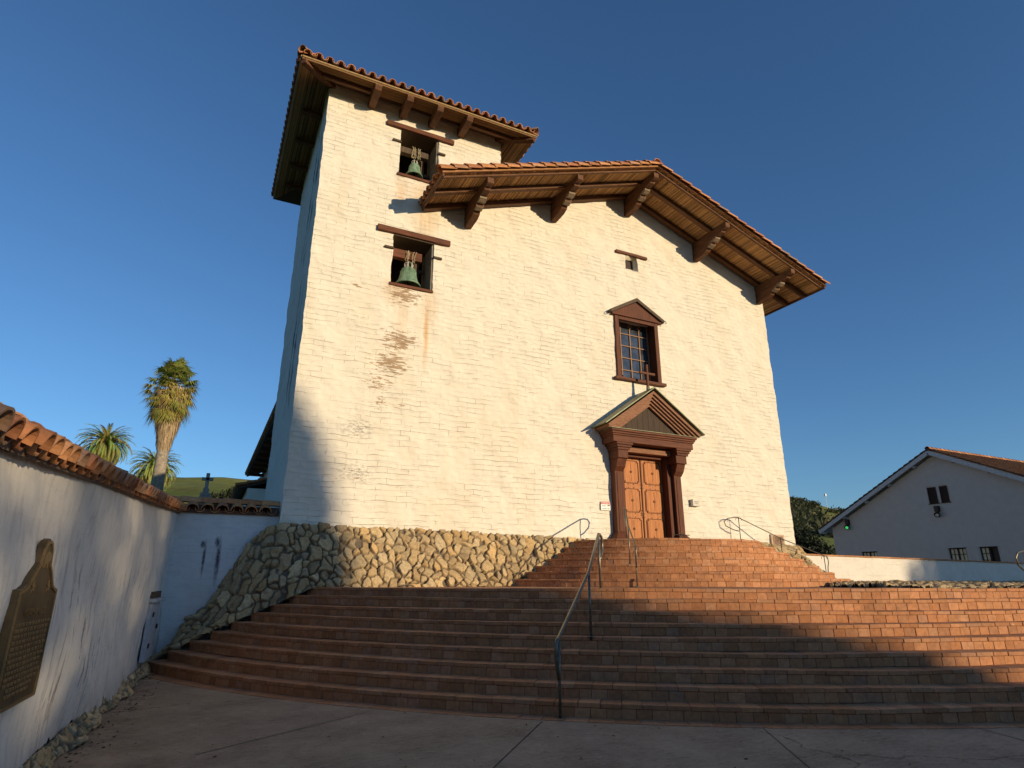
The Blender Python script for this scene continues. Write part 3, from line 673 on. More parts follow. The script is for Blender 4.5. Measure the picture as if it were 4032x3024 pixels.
m_ = MB(); m_.box(XC - .035, XC + .035, 14.49, 14.56, 7.3, 8.16); m_.box(XC - .3, XC + .3, 14.495, 14.555, 7.83, 7.9); m_.build('cross', M['frame_x'], doorway, .005)
m_ = MB(); m_.tube([(XC, 14.525, 7.25), (XC, 14.525, 7.42)], .055, 8); m_.build('cross_foot', M['green_metal'], doorway)
# door leaves
for x0_, x1_ in ((11.1, 11.86), (11.885, 12.72)):
    d_ = MB(); d_.box(x0_, x1_, 15.17, 15.23, PZ + .01, 5.25); dl = d_.build('door_leaf', M['door'], church, .004)
    w_ = x1_ - x0_
    for z0_, z1_ in ((2.8, 3.42), (3.6, 4.3), (4.47, 5.16)):
        a_, b_ = x0_ + .1, x1_ - .08; c_ = .05
        oct_ = [(a_, z0_ + c_), (a_ + c_, z0_ + c_), (a_ + c_, z0_), (b_ - c_, z0_), (b_ - c_, z0_ + c_), (b_, z0_ + c_), (b_, z1_ - c_), (b_ - c_, z1_ - c_), (b_ - c_, z1_), (a_ + c_, z1_), (a_ + c_, z1_ - c_), (a_, z1_ - c_)]
        m_ = MB(); cxp, czp = (a_ + b_) / 2, (z0_ + z1_) / 2
        for i in range(12):
            p, q = oct_[i], oct_[(i + 1) % 12]; m_.bar((p[0], 15.162, p[1]), (q[0], 15.162, q[1]), .016, .022, (0, 1, 0))
        m_.build('panel_moulding', M['door_edge'], dl)
        m_ = MB(); m_.prism([(x * .9 + cxp * .1, z * .93 + czp * .07) for x, z in oct_], 1, 15.155, 15.17); m_.build('panel', M['door'], dl, .004)
        m_ = MB(); m_.box(cxp - .004, cxp + .004, 15.150, 15.156, z0_ + .06, z1_ - .06); m_.lathe([(.001, 0), (.035, 0), (.04, .01), (.001, .02)], (0, 0, 0), 10)
        # boss, turned to face the front
        nb = len(m_.v); m_.v = m_.v[:8] + [(cxp + p[0], 15.15 - p[2], czp + p[1]) for p in m_.v[8:]]
        m_.build('boss', M['door_edge'], dl)
        for fx in (x0_ + .035, x1_ - .035, x0_ + w_ * .37, x0_ + w_ * .63):
            for fz in (z0_ - .035, z1_ + .035): boxpart('stud', M['iron'], dl, (fx - .011, fx + .011, 15.156, 15.17, fz - .011, fz + .011), bevel=0)
m_ = MB(); m_.box(11.855, 11.89, 15.14, 15.2, PZ + .01, 5.25); m_.build('astragal', M['door_edge'], church, .004)
m_ = MB(); m_.tube([(11.82, 15.165, 3.5), (11.82, 15.12, 3.52), (11.82, 15.12, 3.64), (11.82, 15.165, 3.66)], .009, 6); m_.build('door_handle', M['iron'], church)
# iron boot scraper leaning at the right pilaster
bs = thing('boot_scraper', (12.6, 14.35, PZ), 'small black iron bracket standing at the right foot of the doorway', 'bracket')
m_ = MB(); m_.tube([(12.35, 14.42, PZ + .26), (12.95, 14.42, PZ + .26)], .012, 6); m_.tube([(12.55, 14.42, PZ + .38), (12.75, 14.35, PZ)], .014, 6); m_.tube([(12.62, 14.42, PZ + .3), (12.95, 14.38, PZ + .02)], .012, 6); m_.tube([(12.62, 14.42, PZ + .3), (12.5, 14.38, PZ + .0)], .012, 6); m_.build('bars', M['iron'], bs)
# ---------------------------------------------------------------- signs on the facade
sg = thing('warning_sign', (10.36, 14.97, 3.72), 'small warning sign with red band on the wall left of the church door', 'sign')
boxpart('plate', M['white'], sg, (10.2, 10.53, 14.955, 14.967, 3.58, 3.83), bevel=.002); boxpart('red_band', M['red'], sg, (10.205, 10.525, 14.95, 14.9545, 3.752, 3.826), bevel=0)
text('lettering', 'WARNING', .072, (10.365, 14.9485, 3.787), FRONT, M['white'], sg, .0008, sx=.86)
text('lettering', 'Security', .066, (10.3, 14.9535, 3.708), FRONT, M['black'], sg, .0008, sx=.62); text('lettering', 'Cameras in Use', .064, (10.365, 14.9535, 3.63), FRONT, M['black'], sg, .0008, sx=.66)
m_ = MB(); m_.box(10.43, 10.455, 14.951, 14.9545, 3.695, 3.73); m_.prism([(10.46, 3.735), (10.51, 3.74), (10.515, 3.715), (10.47, 3.695)], 1, 14.951, 14.9545); m_.build('camera_symbol', M['black'], sg)
pb = thing('notice_box', (13.74, 14.95, 3.96), 'small cream box with a faint notice on the wall right of the church door', 'box')
boxpart('case', M['pale_box'], pb, (13.6, 13.9, 14.87, 14.985, 3.86, 4.07))
m_ = MB(); m_.box(13.66, 13.84, 14.866, 14.8695, 3.985, 3.998); m_.box(13.68, 13.8, 14.866, 14.8695, 3.94, 3.95); m_.build('notice_lines', M['seam'], pb)
tb_ = thing('wall_tablet', (17.2, 14.95, 2.88), 'pinkish engraved tablet low on the church wall behind the side handrail', 'plaque')
boxpart('frame', M['terra_frame'], tb_, (16.9, 17.52, 14.93, 15.0, 2.7, 3.1)); boxpart('plate', M['terra_plate'], tb_, (16.98, 17.44, 14.915, 14.929, 2.75, 3.05))
m_ = MB()
for k in range(7):
    x = 17.03
    while x < 17.38: w_ = random.uniform(.02, .06); m_.box(x, x + w_, 14.908, 14.9145, 3.0 - k * .036, 3.0 - k * .036 + .014); x += w_ + .012
m_.build('engraving', M['seam'], tb_)

# ---------------------------------------------------------------- brick stairs
def bricks(specs, name, mat, parent, frame):
    """specs: (s0,s1,q0,q1,z0,z1,colour) in arc/radial/height; frame(s,q,z)->xyz. Each brick a chamfered box."""
    V = []; F = []; C = []; ch = .0045; base = 0
    corner = [(i, j, k) for i in (0, 1) for j in (0, 1) for k in (0, 1)]
    ci = {c: n for n, c in enumerate(corner)}
    faces = []
    for ax in range(3):
        for s_ in (0, 1):
            o = [a for a in range(3) if a != ax]; q = []
            for (u, v) in ((0, 0), (1, 0), (1, 1), (0, 1)):
                c = [0, 0, 0]; c[ax] = s_; c[o[0]] = u; c[o[1]] = v; q.append(ci[tuple(c)] * 3 + ax)
            faces.append(q)
    for a in range(3):
        for b in range(a + 1, 3):
            o = 3 - a - b
            for sa in (0, 1):
                for sb in (0, 1):
                    c0 = [0, 0, 0]; c0[a] = sa; c0[b] = sb; c0[o] = 0; c1 = list(c0); c1[o] = 1
                    i0, i1 = ci[tuple(c0)] * 3, ci[tuple(c1)] * 3
                    faces.append([i0 + a, i1 + a, i1 + b, i0 + b])
    FT = faces
    for (s0, s1, q0, q1, z0, z1, col) in specs:
        lo = np.array([s0, q0, z0]); hi = np.array([s1, q1, z1]); pts = []
        for c in corner:
            p = np.where(np.array(c) == 1, hi, lo).astype(float); inn = np.where(np.array(c) == 1, -ch, ch)
            for ax in range(3):
                e = inn.copy(); e[ax] = 0; pts.append(frame(*(p + e)))
        V += pts; F += [[base + i for i in f] for f in FT]; C += [col] * len(FT)
        F += [[base + n * 3, base + n * 3 + 1, base + n * 3 + 2] for n in range(8)]; C += [col] * 8; base += 24
    o = mesh_obj(name, V, F, mat, parent, C)
    bm = bmesh.new(); bm.from_mesh(o.data); bmesh.ops.recalc_face_normals(bm, faces=bm.faces); bm.to_mesh(o.data); bm.free()
    return o
BC = [(.48, .215, .095), (.44, .19, .08), (.5, .235, .11), (.42, .18, .075), (.48, .22, .095), (.45, .2, .09), (.41, .19, .09), (.5, .25, .125)]
def bcol():
    c = random.choice(BC) if random.random() > .035 else (.44, .22, .12); k = random.uniform(.88, 1.1); return tuple(v * k for v in c)
def ring_step(cx, cy, Rk, k, phi0, phi1, parent, depth=.36, z0=None, z1=None, tread_in=.36):
    z1 = k * R_ if z1 is None else z1; z0 = (k - 1) * R_ if z0 is None else z0
    def fr(s, q, z):
        # gentle settling of the treads
        ph = s / Rk; rr = Rk - q; x = cx + rr * math.sin(ph); y = cy - rr * math.cos(ph)
        return (x, y, z + .006 * math.sin(x * 1.3 + k * 2.1) + .004 * math.sin(x * 4.1 + y * 3 + k))
    sp = []; s = phi0 * Rk
    while s < phi1 * Rk - .04:
        w = min(random.uniform(.24, .31), phi1 * Rk - s + .004); j = random.uniform(-.007, .006); zz = random.uniform(-.003, .003)
        sp.append((s, s + w - random.uniform(.004, .009), j, tread_in, z1 - .052, z1 + zz, bcol())); s += w
    s = phi0 * Rk
    while s < phi1 * Rk - .04:
        w = min(random.uniform(.16, .215), phi1 * Rk - s + .004); j = random.uniform(.004, .014)
        sp.append((s, s + w - random.uniform(.002, .006), j, .11, z0 - .005, z1 - .056, bcol())); s += w
    st = bricks(sp, 'step', M['brick'], parent, fr)
    n = 120; V = []; F = []
    for i in range(n + 1):
        ph = phi0 + (phi1 - phi0) * i / n
        for q, z in ((.016, z0 - .02), (.016, z1 - .012), (depth + .35, z1 - .012), (depth + .35, z0 - .02)):
            V.append((cx + (Rk - q) * math.sin(ph), cy - (Rk - q) * math.cos(ph), z))
    for i in range(n):
        for j in range(4): F.append((i * 4 + j, i * 4 + (j + 1) % 4, i * 4 + 4 + (j + 1) % 4, i * 4 + 4 + j))
    F += [(0, 1, 2, 3), (4 * n, 4 * n + 3, 4 * n + 2, 4 * n + 1)]
    mesh_obj('step_core', V, F, M['mortar'], st)
    return st
LCX, LCY, LR, LT = 14.71, 20.22, 16.39, .3326
lower = thing('staircase', (3.9, 7.4, 0), 'broad flight of nine curved terracotta brick steps rising from the concrete', 'stairs')
for k in range(1, 10):
    Rk = LR - LT * (k - 1); c_ = (LCY - 14.62) / Rk
    ring_step(LCX, LCY, Rk, k, -math.acos(c_), rad(48), lower)
UCX, UCY, UR, UT = 12.1, 15.05, 5.05, .342
upper = thing('staircase', (11.9, 10.3, 1.51), 'smaller curved flight of brick steps fanning out below the church door', 'stairs')
for k in range(10, 17):
    Rk = UR - UT * (k - 10); z1 = 1.509 + (k - 9) * .1645
    yl = 14.5 if k < 15 else 14.75; yr = 13.3 + (k - 10) * .23
    ring_step(UCX, UCY, Rk, k, -math.acos((UCY - yl) / Rk), math.acos(max(-1, (UCY - yr) / Rk)), upper, z0=z1 - .1645, z1=z1)
# platform before the door
n = 60; V = [(UCX, 15.0, PZ - .012)]; Rk = UR - UT * 6 - .2
for i in range(n + 1):
    ph = rad(-90 + 180 * i / n); V.append((UCX + Rk * math.sin(ph), 15.05 - Rk * math.cos(ph), PZ - .012))
mesh_obj('platform', V, [(0, i, i + 1) for i in range(1, n + 1)], M['mortar'], upper)
# brick apron flush with the concrete at the stair foot
def fr0(s, q, z): ph = s / LR; rr = LR - q; return (LCX + rr * math.sin(ph), LCY - rr * math.cos(ph), z)
sp = []; s = -math.acos(5.6 / LR) * LR
while s < rad(48) * LR: w = random.uniform(.27, .32); sp.append((s, s + w - .007, -.27 + random.uniform(-.01, .01), .0, -.03, .008 + random.uniform(-.002, .002), tuple(v * .95 for v in bcol()))); s += w
tag(bricks(sp, 'brick_apron', M['brick'], None, fr0), kind='structure')
# landing and terrace
n = 90; Rl = LR - LT * 8 - .3; V = [(LCX, LCY, 1.497)]
for i in range(n + 1):
    ph = rad(-85 + 150 * i / n); V.append((LCX + Rl * math.sin(ph), LCY - Rl * math.cos(ph), 1.497))
F = [(0, i, i + 1) for i in range(1, n + 1)]
tag(mesh_obj('landing', V, F, simple('worn_brick_paving', (.42, .21, .11), .85, .2, 0, .25, 9)), kind='structure')
m_ = MB(); m_.box(18.0, 120, 13.6, 160, -.5, 1.49); tag(m_.build('terrace', M['concrete']), kind='structure')
# ground
def quadsheet(name, x0, x1, y0, y1, z, mat):
    o = mesh_obj(name, [(x0, y0, z), (x1, y0, z), (x1, y1, z), (x0, y1, z)], [(0, 1, 2, 3)], mat); return tag(o, kind='structure')
quadsheet('ground', -3000, 3000, -3000, 3000, -.01, M['hill'])
quadsheet('plaza_pavement', -1.6, 60, -30, 16, 0, M['concrete'])
m_ = MB()
def seam(a, b, w=.012):
    a, b = Vector((*a, 0)), Vector((*b, 0)); d = (b - a).normalized(); x = Vector((-d.y, d.x, 0)) * w / 2; n = 14
    for i in range(n):
        p = a.lerp(b, i / n); q = a.lerp(b, (i + 1) / n); j = .003
        m_.add([(p.x - x.x, p.y - x.y, .004), (p.x + x.x, p.y + x.y, .004), (q.x + x.x, q.y + x.y, .004), (q.x - x.x, q.y - x.y, .004)], [(0, 1, 2, 3)])
for a, b in (((1.9, 4.98), (4.0, 7.34)), ((6.2, 5.97), (4.6, 3.5)), ((.2, 7.55), (2.2, 8.83)), ((8.43, 4.83), (7.9, 3.3)), ((4.0, 7.34), (4.03, 7.37))): seam(a, b)
tag(m_.build('pavement_joints', M['seam']), kind='structure')
rs = random.Random(3)

# ---------------------------------------------------------------- rubble masonry
SC = np.array([(.5, .355, .18), (.52, .375, .19), (.45, .32, .17), (.52, .35, .16), (.46, .35, .2), (.56, .42, .23), (.41, .285, .145), (.5, .37, .2)])
def rubble(name, surf, lu, lv, mat, size=.27, depth=.055, res=.02, seed=1, parent=None, aspect=1., edge=.0):
    """surf(U,V in 0..1)->P (n,m,3) smooth surface; stones are irregular cells raised from the mortar"""
    r = np.random.default_rng(seed); nu, nv = max(3, int(lu / res)), max(3, int(lv / res))
    U, V = np.meshgrid(np.linspace(0, 1, nu), np.linspace(0, 1, nv), indexing='ij'); P = surf(U, V)
    X = U * lu / size / aspect; Y = V * lv / size
    wq = vnoise(P, 5.5 * .2 / size); wf = vnoise(P, 17.); X = X + .2 * wq[..., 0] + .07 * wf[..., 0]; Y = Y + .2 * wq[..., 1] + .07 * wf[..., 1]
    gx, gy = int(lu / size / aspect) + 4, int(lv / size) + 4
    sx = r.random((gx, gy)) * .84 + .08; sy = r.random((gx, gy)) * .84 + .08; wt = r.random((gx, gy)) ** 2 * .6 - .1
    ix, iy = np.floor(X).astype(int), np.floor(Y).astype(int)
    f1 = np.full(X.shape, 9.); f2 = np.full(X.shape, 9.); ida = np.zeros(X.shape, int); ddx = np.zeros(X.shape); ddy = np.zeros(X.shape)
    for a in (-2, -1, 0, 1, 2):
        for b in (-2, -1, 0, 1, 2):
            ja, jb = (ix + a) % gx, (iy + b) % gy; dx = ix + a + sx[ja, jb] - X; dy = iy + b + sy[ja, jb] - Y
            d = np.sqrt(dx * dx + dy * dy) - wt[ja, jb]
            nw = d < f1; f2 = np.where(nw, f1, np.minimum(f2, d)); f1 = np.where(nw, d, f1); ida = np.where(nw, ja * gy + jb, ida); ddx = np.where(nw, dx, ddx); ddy = np.where(nw, dy, ddy)
    e = f2 - f1
    tx = (r.random(gx * gy) - .5) * 2.; ty = (r.random(gx * gy) - .5) * 2.; hh = .7 + r.random(gx * gy) * .7
    rise = np.clip((e - .025) / .17, 0, 1); rise = rise * rise * (3 - 2 * rise)
    H = rise * (hh[ida] + (ddx * tx[ida] + ddy * ty[ida]) * .8 - .25 * (ddx ** 2 + ddy ** 2))
    nz = vnoise(np.stack([P[..., 0] * 14 + ida * 1.7, P[..., 1] * 14, P[..., 2] * 14], -1), 1.)[..., 0]
    H = H + rise * nz * .16 + (1 - rise) * vnoise(P, 20.)[..., 1] * .12
    du = np.gradient(P, axis=0); dv = np.gradient(P, axis=1); N = np.cross(du, dv); N /= np.linalg.norm(N, axis=-1, keepdims=True) + 1e-9
    P2 = P + N * (H * depth)[..., None]
    col = SC[r.integers(0, len(SC), gx * gy)] * (r.random((gx * gy, 1)) * .34 + .78)
    C = col[ida] * rise[..., None] + np.array([.15, .115, .08]) * (1 - rise[..., None])
    idx = np.arange(nu * nv).reshape(nu, nv)
    F = np.stack([idx[:-1, :-1], idx[1:, :-1], idx[1:, 1:], idx[:-1, 1:]], -1).reshape(-1, 4)
    return mesh_obj(name, P2.reshape(-1, 3), F, mat, parent, vcols=C.reshape(-1, 3), smooth=True)
def interp(keys):
    k = np.array(keys, float)
    return lambda u: np.stack([np.interp(u, k[:, 0], k[:, j]) for j in range(1, k.shape[1])], -1)
bot = interp([(-.68, -.66, 14.85, .0), (-.45, -.45, 14.8, .2), (0, 0.0, 14.62, .40), (.36, .36, 14.6, .6), (.74, .74, 14.58, .78), (1.09, 1.09, 14.55, .95), (1.46, 1.46, 14.52, 1.12), (1.82, 1.82, 14.48, 1.28), (2.2, 2.2, 14.42, 1.46), (7., 7., 14.36, 1.48), (10.4, 10.4, 14.42, 1.6)])
top = interp([(-.68, -.5, 15.4, .1), (-.28, -.28, 15.4, .36), (-.1, -.1, 15.4, .78), (.2, .2, 15.4, 1.02), (.44, .44, 15.4, 1.38), (.6, .6, 15.4, 1.7), (.93, .93, 15.38, 2.4), (1.3, 1.3, 15.2, 2.78), (1.52, 1.55, 14.96, 2.86), (6., 6., 14.95, 2.8), (8.8, 8.8, 14.97, 2.74), (10.35, 10.35, 14.99, 2.69), (10.4, 10.4, 14.99, 2.69)])
def surfA(U, V):
    x = -.68 + U * 11.08; b, t_ = bot(x), top(x); return b + (t_ - b) * V[..., None] + np.stack([0 * V, -.05 * np.sin(math.pi * V), 0 * V], -1)
rw = rubble('rubble_wall', surfA, 11.08, 1.3, M['stone'], .19, .085, .014, 5)
tag(rw, 'sloping wall of tan rubble stones under the church facade left of the door steps', 'stone wall')
botR = interp([(0, 15.0, 14.8, 2.62), (.25, 15.55, 14.35, 2.3), (.5, 16.1, 13.95, 2.0), (.75, 16.6, 13.6, 1.72), (1, 17.1, 13.2, 1.46)])
topR = interp([(0, 15.6, 14.96, 2.72), (.3, 18.16, 14.97, 2.66), (.45, 18.25, 14.8, 2.36), (.6, 18.3, 14.6, 2.1), (.75, 18.35, 14.4, 1.9), (.9, 18.4, 14.15, 1.72), (1, 18.5, 13.9, 1.48)])
def surfR(U, V):
    b, t_ = botR(U), topR(U); return b + (t_ - b) * V[..., None] + np.stack([0 * V, -.08 * np.sin(math.pi * V), .1 * np.sin(math.pi * V)], -1)
rw2 = rubble('rubble_wall', surfR, 3.2, 2.6, M['stone'], .3, .09, .02, 8)
tag(rw2, 'rubble stone slope at the right corner of the church beside the steps', 'stone wall')
def surfL(U, V):
    x = 12.3 + U * 33.3; arc = LCY - np.sqrt(np.maximum(13.15 ** 2 - (x - LCX) ** 2, 0)); y0 = np.where(x > 26, 14.0, np.minimum(arc, 14.0)); y1 = np.minimum(15.62, x / 1.30)
    y = y0 + (np.maximum(y1, y0 + .1) - y0) * V
    return np.stack([x, y, 1.43 + .05 * V + .02 * np.sin(x * 2.1 + y)], -1)
rb = rubble('rubble_border', surfL, 34, 7.5, M['stone'], .34, .095, .055, 12)
tag(rb, 'band of rough stones lying along the foot of the low white wall', 'stone border')

# ---------------------------------------------------------------- garden wall on the left
def lwx(y): return -.67 + .0595 * (y - 14.3)
def lwtop(y): return 2.16 + .0575 * y
gw = thing('garden_wall', (lwx(8), 8, 0), 'long stained white stucco wall with clay tile coping and bronze plaque at the left', 'wall')
def lwpos(U, V):
    T = lwtop(U) + .02; base = .12 + .04 * np.sin(U * 5.1) + .04 * np.sin(U * 13.7) + .03 * np.sin(U * 31); z = base + (T - base) * V
    return np.stack([lwx(U) + .0 * V + .022 * np.sin(U * 1.3 + V * 3) * (1 - V) - .02 * np.sin(V * 9 + U), U, z], -1)
def lwd(P): return vnoise(P, 2.4) * .013 + vnoise(P, 7.5) * .007 + vnoise(P, 23) * .0025
grid_wall('wall', lines(-2, 15.42, .045), list(np.linspace(0, 1, 66)), lwpos, M['garden'], gw, disp=lwd)
b = MB(); b.add([(lwx(-2) - .02, -2, 0), (lwx(15.4) - .02, 15.4, 0), (lwx(15.4) - .4, 15.4, 0), (lwx(-2) - .4, -2, 0), (lwx(-2) - .02, -2, lwtop(-2) + .02), (lwx(15.4) - .02, 15.4, lwtop(15.4) + .02), (lwx(15.4) - .4, 15.4, lwtop(15.4) + .02), (lwx(-2) - .4, -2, lwtop(-2) + .02)],
      [(4, 5, 6, 7), (2, 3, 7, 6), (0, 3, 7, 4)]); b.build('wall_back', M['garden'], gw)
def surfF(U, V):
    y = -2 + U * 17.1; w_ = .13 + .05 * np.sin(y * 2.3) + .04 * np.sin(y * 6.1); return np.stack([lwx(y) - .035 + V * w_, y, .17 * (1 - V) ** 1.2 + .0 * U], -1)
def surfF2(U, V): return surfF(U, V)[:, ::-1]
rubble('foot_stones', lambda U, V: surfF(1 - U, V), 17.1, .3, M['stone'], .12, .04, .013, 21, gw)
cp = MB()
yv = -1.8
while yv < 15.2:
    zt = lwtop(yv); x = lwx(yv); j = random.uniform(-.02, .02)
    barrel(cp, (x + .17 + j, yv, zt + .045 + random.uniform(-.008, .008)), (x - .22, yv + random.uniform(-.02, .02), zt + .19), Vector((.36, 0, 1)).normalized(), .125, .1, .017, 10)
    barrel(cp, (x + .13 + j * .5, yv + .135, zt + .1), (x - .2, yv + .135, zt + .2), Vector((.36, 0, 1)).normalized(), .095, .11, .015, 8, False)
    barrel(cp, (x - .57, yv, zt + .045), (x - .18, yv, zt + .19), Vector((-.36, 0, 1)).normalized(), .125, .1, .017, 8)
    yv += .272
yv = -1.8
while yv < 15.3:
    zt = lwtop(yv) + .2; x = lwx(yv) - .2; barrel(cp, (x, yv, zt + .03), (x + .02, yv + .5, lwtop(yv + .5) + .2), (0, 0, 1), .13, .11, .017, 9); yv += .43
cp.build('tile_coping', M['tile'], gw)
b = MB(); yy = np.linspace(-2, 15.4, 60)
for a_, b_ in zip(yy[:-1], yy[1:]):
    vs = []
    for y in (a_, b_):
        x, z = lwx(y), lwtop(y); vs += [(x + .05, y, z - .01), (x + .06, y, z + .06), (x - .2, y, z + .2), (x - .45, y, z + .06)]
    b.add(vs, [(0, 1, 5, 4), (1, 2, 6, 5), (2, 3, 7, 6)])
b.build('coping_mortar', simple('coping_bed', (.2, .13, .09), .9, .1, 0, .3, 12), gw)
# short wall between the garden wall and the church
swl = thing('link_wall', (.4, 15.5, 0), 'short bluish white wall with two dark drip stains between the long wall and the church', 'wall')
grid_wall('wall', lines(-.75, 1.5, .05), lines(0, 3.1, .05), lambda U, V: np.stack([U, np.full_like(U, 15.4), V * (1 - .0 * U)], -1), M['short'], swl, disp=lambda P: vnoise(P, 2.) * .008)
boxpart('wall_back', M['short'], swl, (-1.2, 1.5, 15.42, 15.72, 0, 3.08), bevel=0)
cp = MB(); x = -.62
while x < 1.48:
    zt = 3.07; barrel(cp, (x, 15.22 + random.uniform(-.015, .015), zt + .05), (x, 15.58, zt + .19), Vector((0, -.36, 1)).normalized(), .135, .11, .017, 10)
    barrel(cp, (x + .15, 15.27, zt + .1), (x + .15, 15.56, zt + .19), Vector((0, -.36, 1)).normalized(), .1, .12, .015, 8, False); x += .3
x = -1.0
while x < 1.3: barrel(cp, (x, 15.58, zt + .25), (x + .47, 15.58, zt + .235), (0, 0, 1), .13, .115, .017, 8); x += .42
cp.build('tile_coping', M['tile'], swl)
b = MB(); b.prism([(15.35, 3.06), (15.34, 3.13), (15.56, 3.27), (15.75, 3.1)], 0, -.8, 1.49); b.build('coping_mortar', M['mortar'], swl)

# bronze plaque on the garden wall: local frame (s along wall to the back, h up, d out of wall)
ang = math.atan(.0595); wd = Vector((math.sin(ang), math.cos(ang), 0)); wn_ = Vector((math.cos(ang), -math.sin(ang), 0))
PO = Vector((lwx(6.12), 6.12, 0)) + wn_ * .012
def pw(s_, h, d): return PO + wd * s_ + Vector((0, 0, h)) + wn_ * d
pq = thing('bronze_plaque', pw(0, .8, .02), 'dark bronze landmark plaque with a rounded crest fixed to the long left wall', 'plaque')
half = [(0, 1.965), (.06, 1.95), (.105, 1.9), (.125, 1.83), (.14, 1.78), (.2, 1.74), (.27, 1.68), (.33, 1.62), (.4, 1.6), (.42, 1.59), (.49, 1.585), (.49, .78)]
out = [(-s_, h) for s_, h in reversed(half)] + half[1:]
def pbuild(name, poly, d0, d1, mat, par, bev=0):
    m_ = MB(); n = len(poly); m_.add([pw(s_, h, d0) for s_, h in poly] + [pw(s_, h, d1) for s_, h in poly], [tuple(range(n)), tuple(range(2 * n - 1, n - 1, -1))] + [(i, (i + 1) % n, n + (i + 1) % n, n + i) for i in range(n)]); return m_.build(name, mat, par, bev)
pbuild('plate', out, .0, .05, M['plaque'], pq, .004)
m_ = MB()
inn = [(s_ * .955, .8 + (h - .8) * .978) for s_, h in out]
for i in range(len(inn)): a_, b_ = inn[i], inn[(i + 1) % len(inn)]; m_.bar(pw(*a_, .054), pw(*b_, .054), .022, .014, wn_)
m_.build('raised_border', M['plaque_hi'], pq)
bear = [(-.07, 1.74), (-.05, 1.74), (-.045, 1.77), (0, 1.775), (.01, 1.74), (.03, 1.74), (.03, 1.775), (.05, 1.79), (.085, 1.80), (.08, 1.83), (.05, 1.85), (.02, 1.86), (-.03, 1.865), (-.07, 1.84), (-.08, 1.79)]
pbuild('bear_relief', bear, .05, .062, M['plaque_hi'], pq)
for cx0 in (-.2, .2):
    st_ = []
    for i in range(10): r_ = .05 if i % 2 == 0 else .02; st_.append((cx0 + r_ * math.sin(i * math.pi / 5), 1.6 + r_ * math.cos(i * math.pi / 5)))
    pbuild('star_relief', st_, .05, .058, M['plaque_hi'], pq)
rotp = Matrix((wd, Vector((0, 0, 1)), wn_)).transposed().to_euler()
text('title', 'MISSION SAN JOSE', .07, pw(0, 1.42, .052), rotp, M['plaque_hi'], pq, .003, sx=.95)
m_ = MB()
for k in range(13):
    z = 1.33 - k * .04; x = -.4 + (0 if k < 11 else .1)
    while x < (.4 if k < 11 else .25): w_ = random.uniform(.03, .09); m_.add([pw(x, z, .056), pw(x + w_, z, .056), pw(x + w_, z + .017, .056), pw(x, z + .017, .056), pw(x, z - .003, .05), pw(x + w_, z - .003, .05), pw(x + w_, z + .02, .05), pw(x, z + .02, .05)], [(0, 1, 2, 3), (0, 4, 5, 1), (1, 5, 6, 2), (2, 6, 7, 3), (3, 7, 4, 0)]); x += w_ + .018
m_.build('worn_lettering', M['plaque_hi'], pq)
# small utility cabinet at the far end of the garden wall
def cw(y, h, d): p = Vector((lwx(y), y, h)); return p + wn_ * d
uc = thing('utility_cabinet', cw(13.8, .3, .05), 'narrow white cabinet with rusty hinges in the corner of the left wall', 'cabinet')
def cbox(name, mat, y0, y1, h0, h1, d0, d1, par=uc):
    m_ = MB(); m_.add([cw(y0, h0, d0), cw(y1, h0, d0), cw(y1, h1, d0), cw(y0, h1, d0), cw(y0, h0, d1), cw(y1, h0, d1), cw(y1, h1, d1), cw(y0, h1, d1)], [(0, 3, 2, 1), (4, 5, 6, 7), (0, 1, 5, 4), (1, 2, 6, 5), (2, 3, 7, 6), (3, 0, 4, 7)]); return m_.build(name, mat, par, .004)
wp = simple('white_cabinet_paint', (.42, .44, .46), .6, .3, 0, .15, 12)
cbox('case', wp, 13.25, 14.3, .28, 1.27, 0, .07); cd = cbox('door', wp, 13.3, 14.2, .3, 1.22, .07, .085); cbox('hinge', M['iron'], 13.3, 13.45, 1.02, 1.1, .085, .1, cd); cbox('hinge', M['iron'], 13.3, 13.45, .5, .58, .085, .1, cd); cbox('latch', M['iron'], 14.05, 14.18, .78, .86, .085, .11, cd)
cbox('cap', wp, 13.15, 14.4, 1.27, 1.33, 0, .14); cbox('ledge', M['plank'], 13.15, 14.35, 1.34, 1.45, 0, .06)
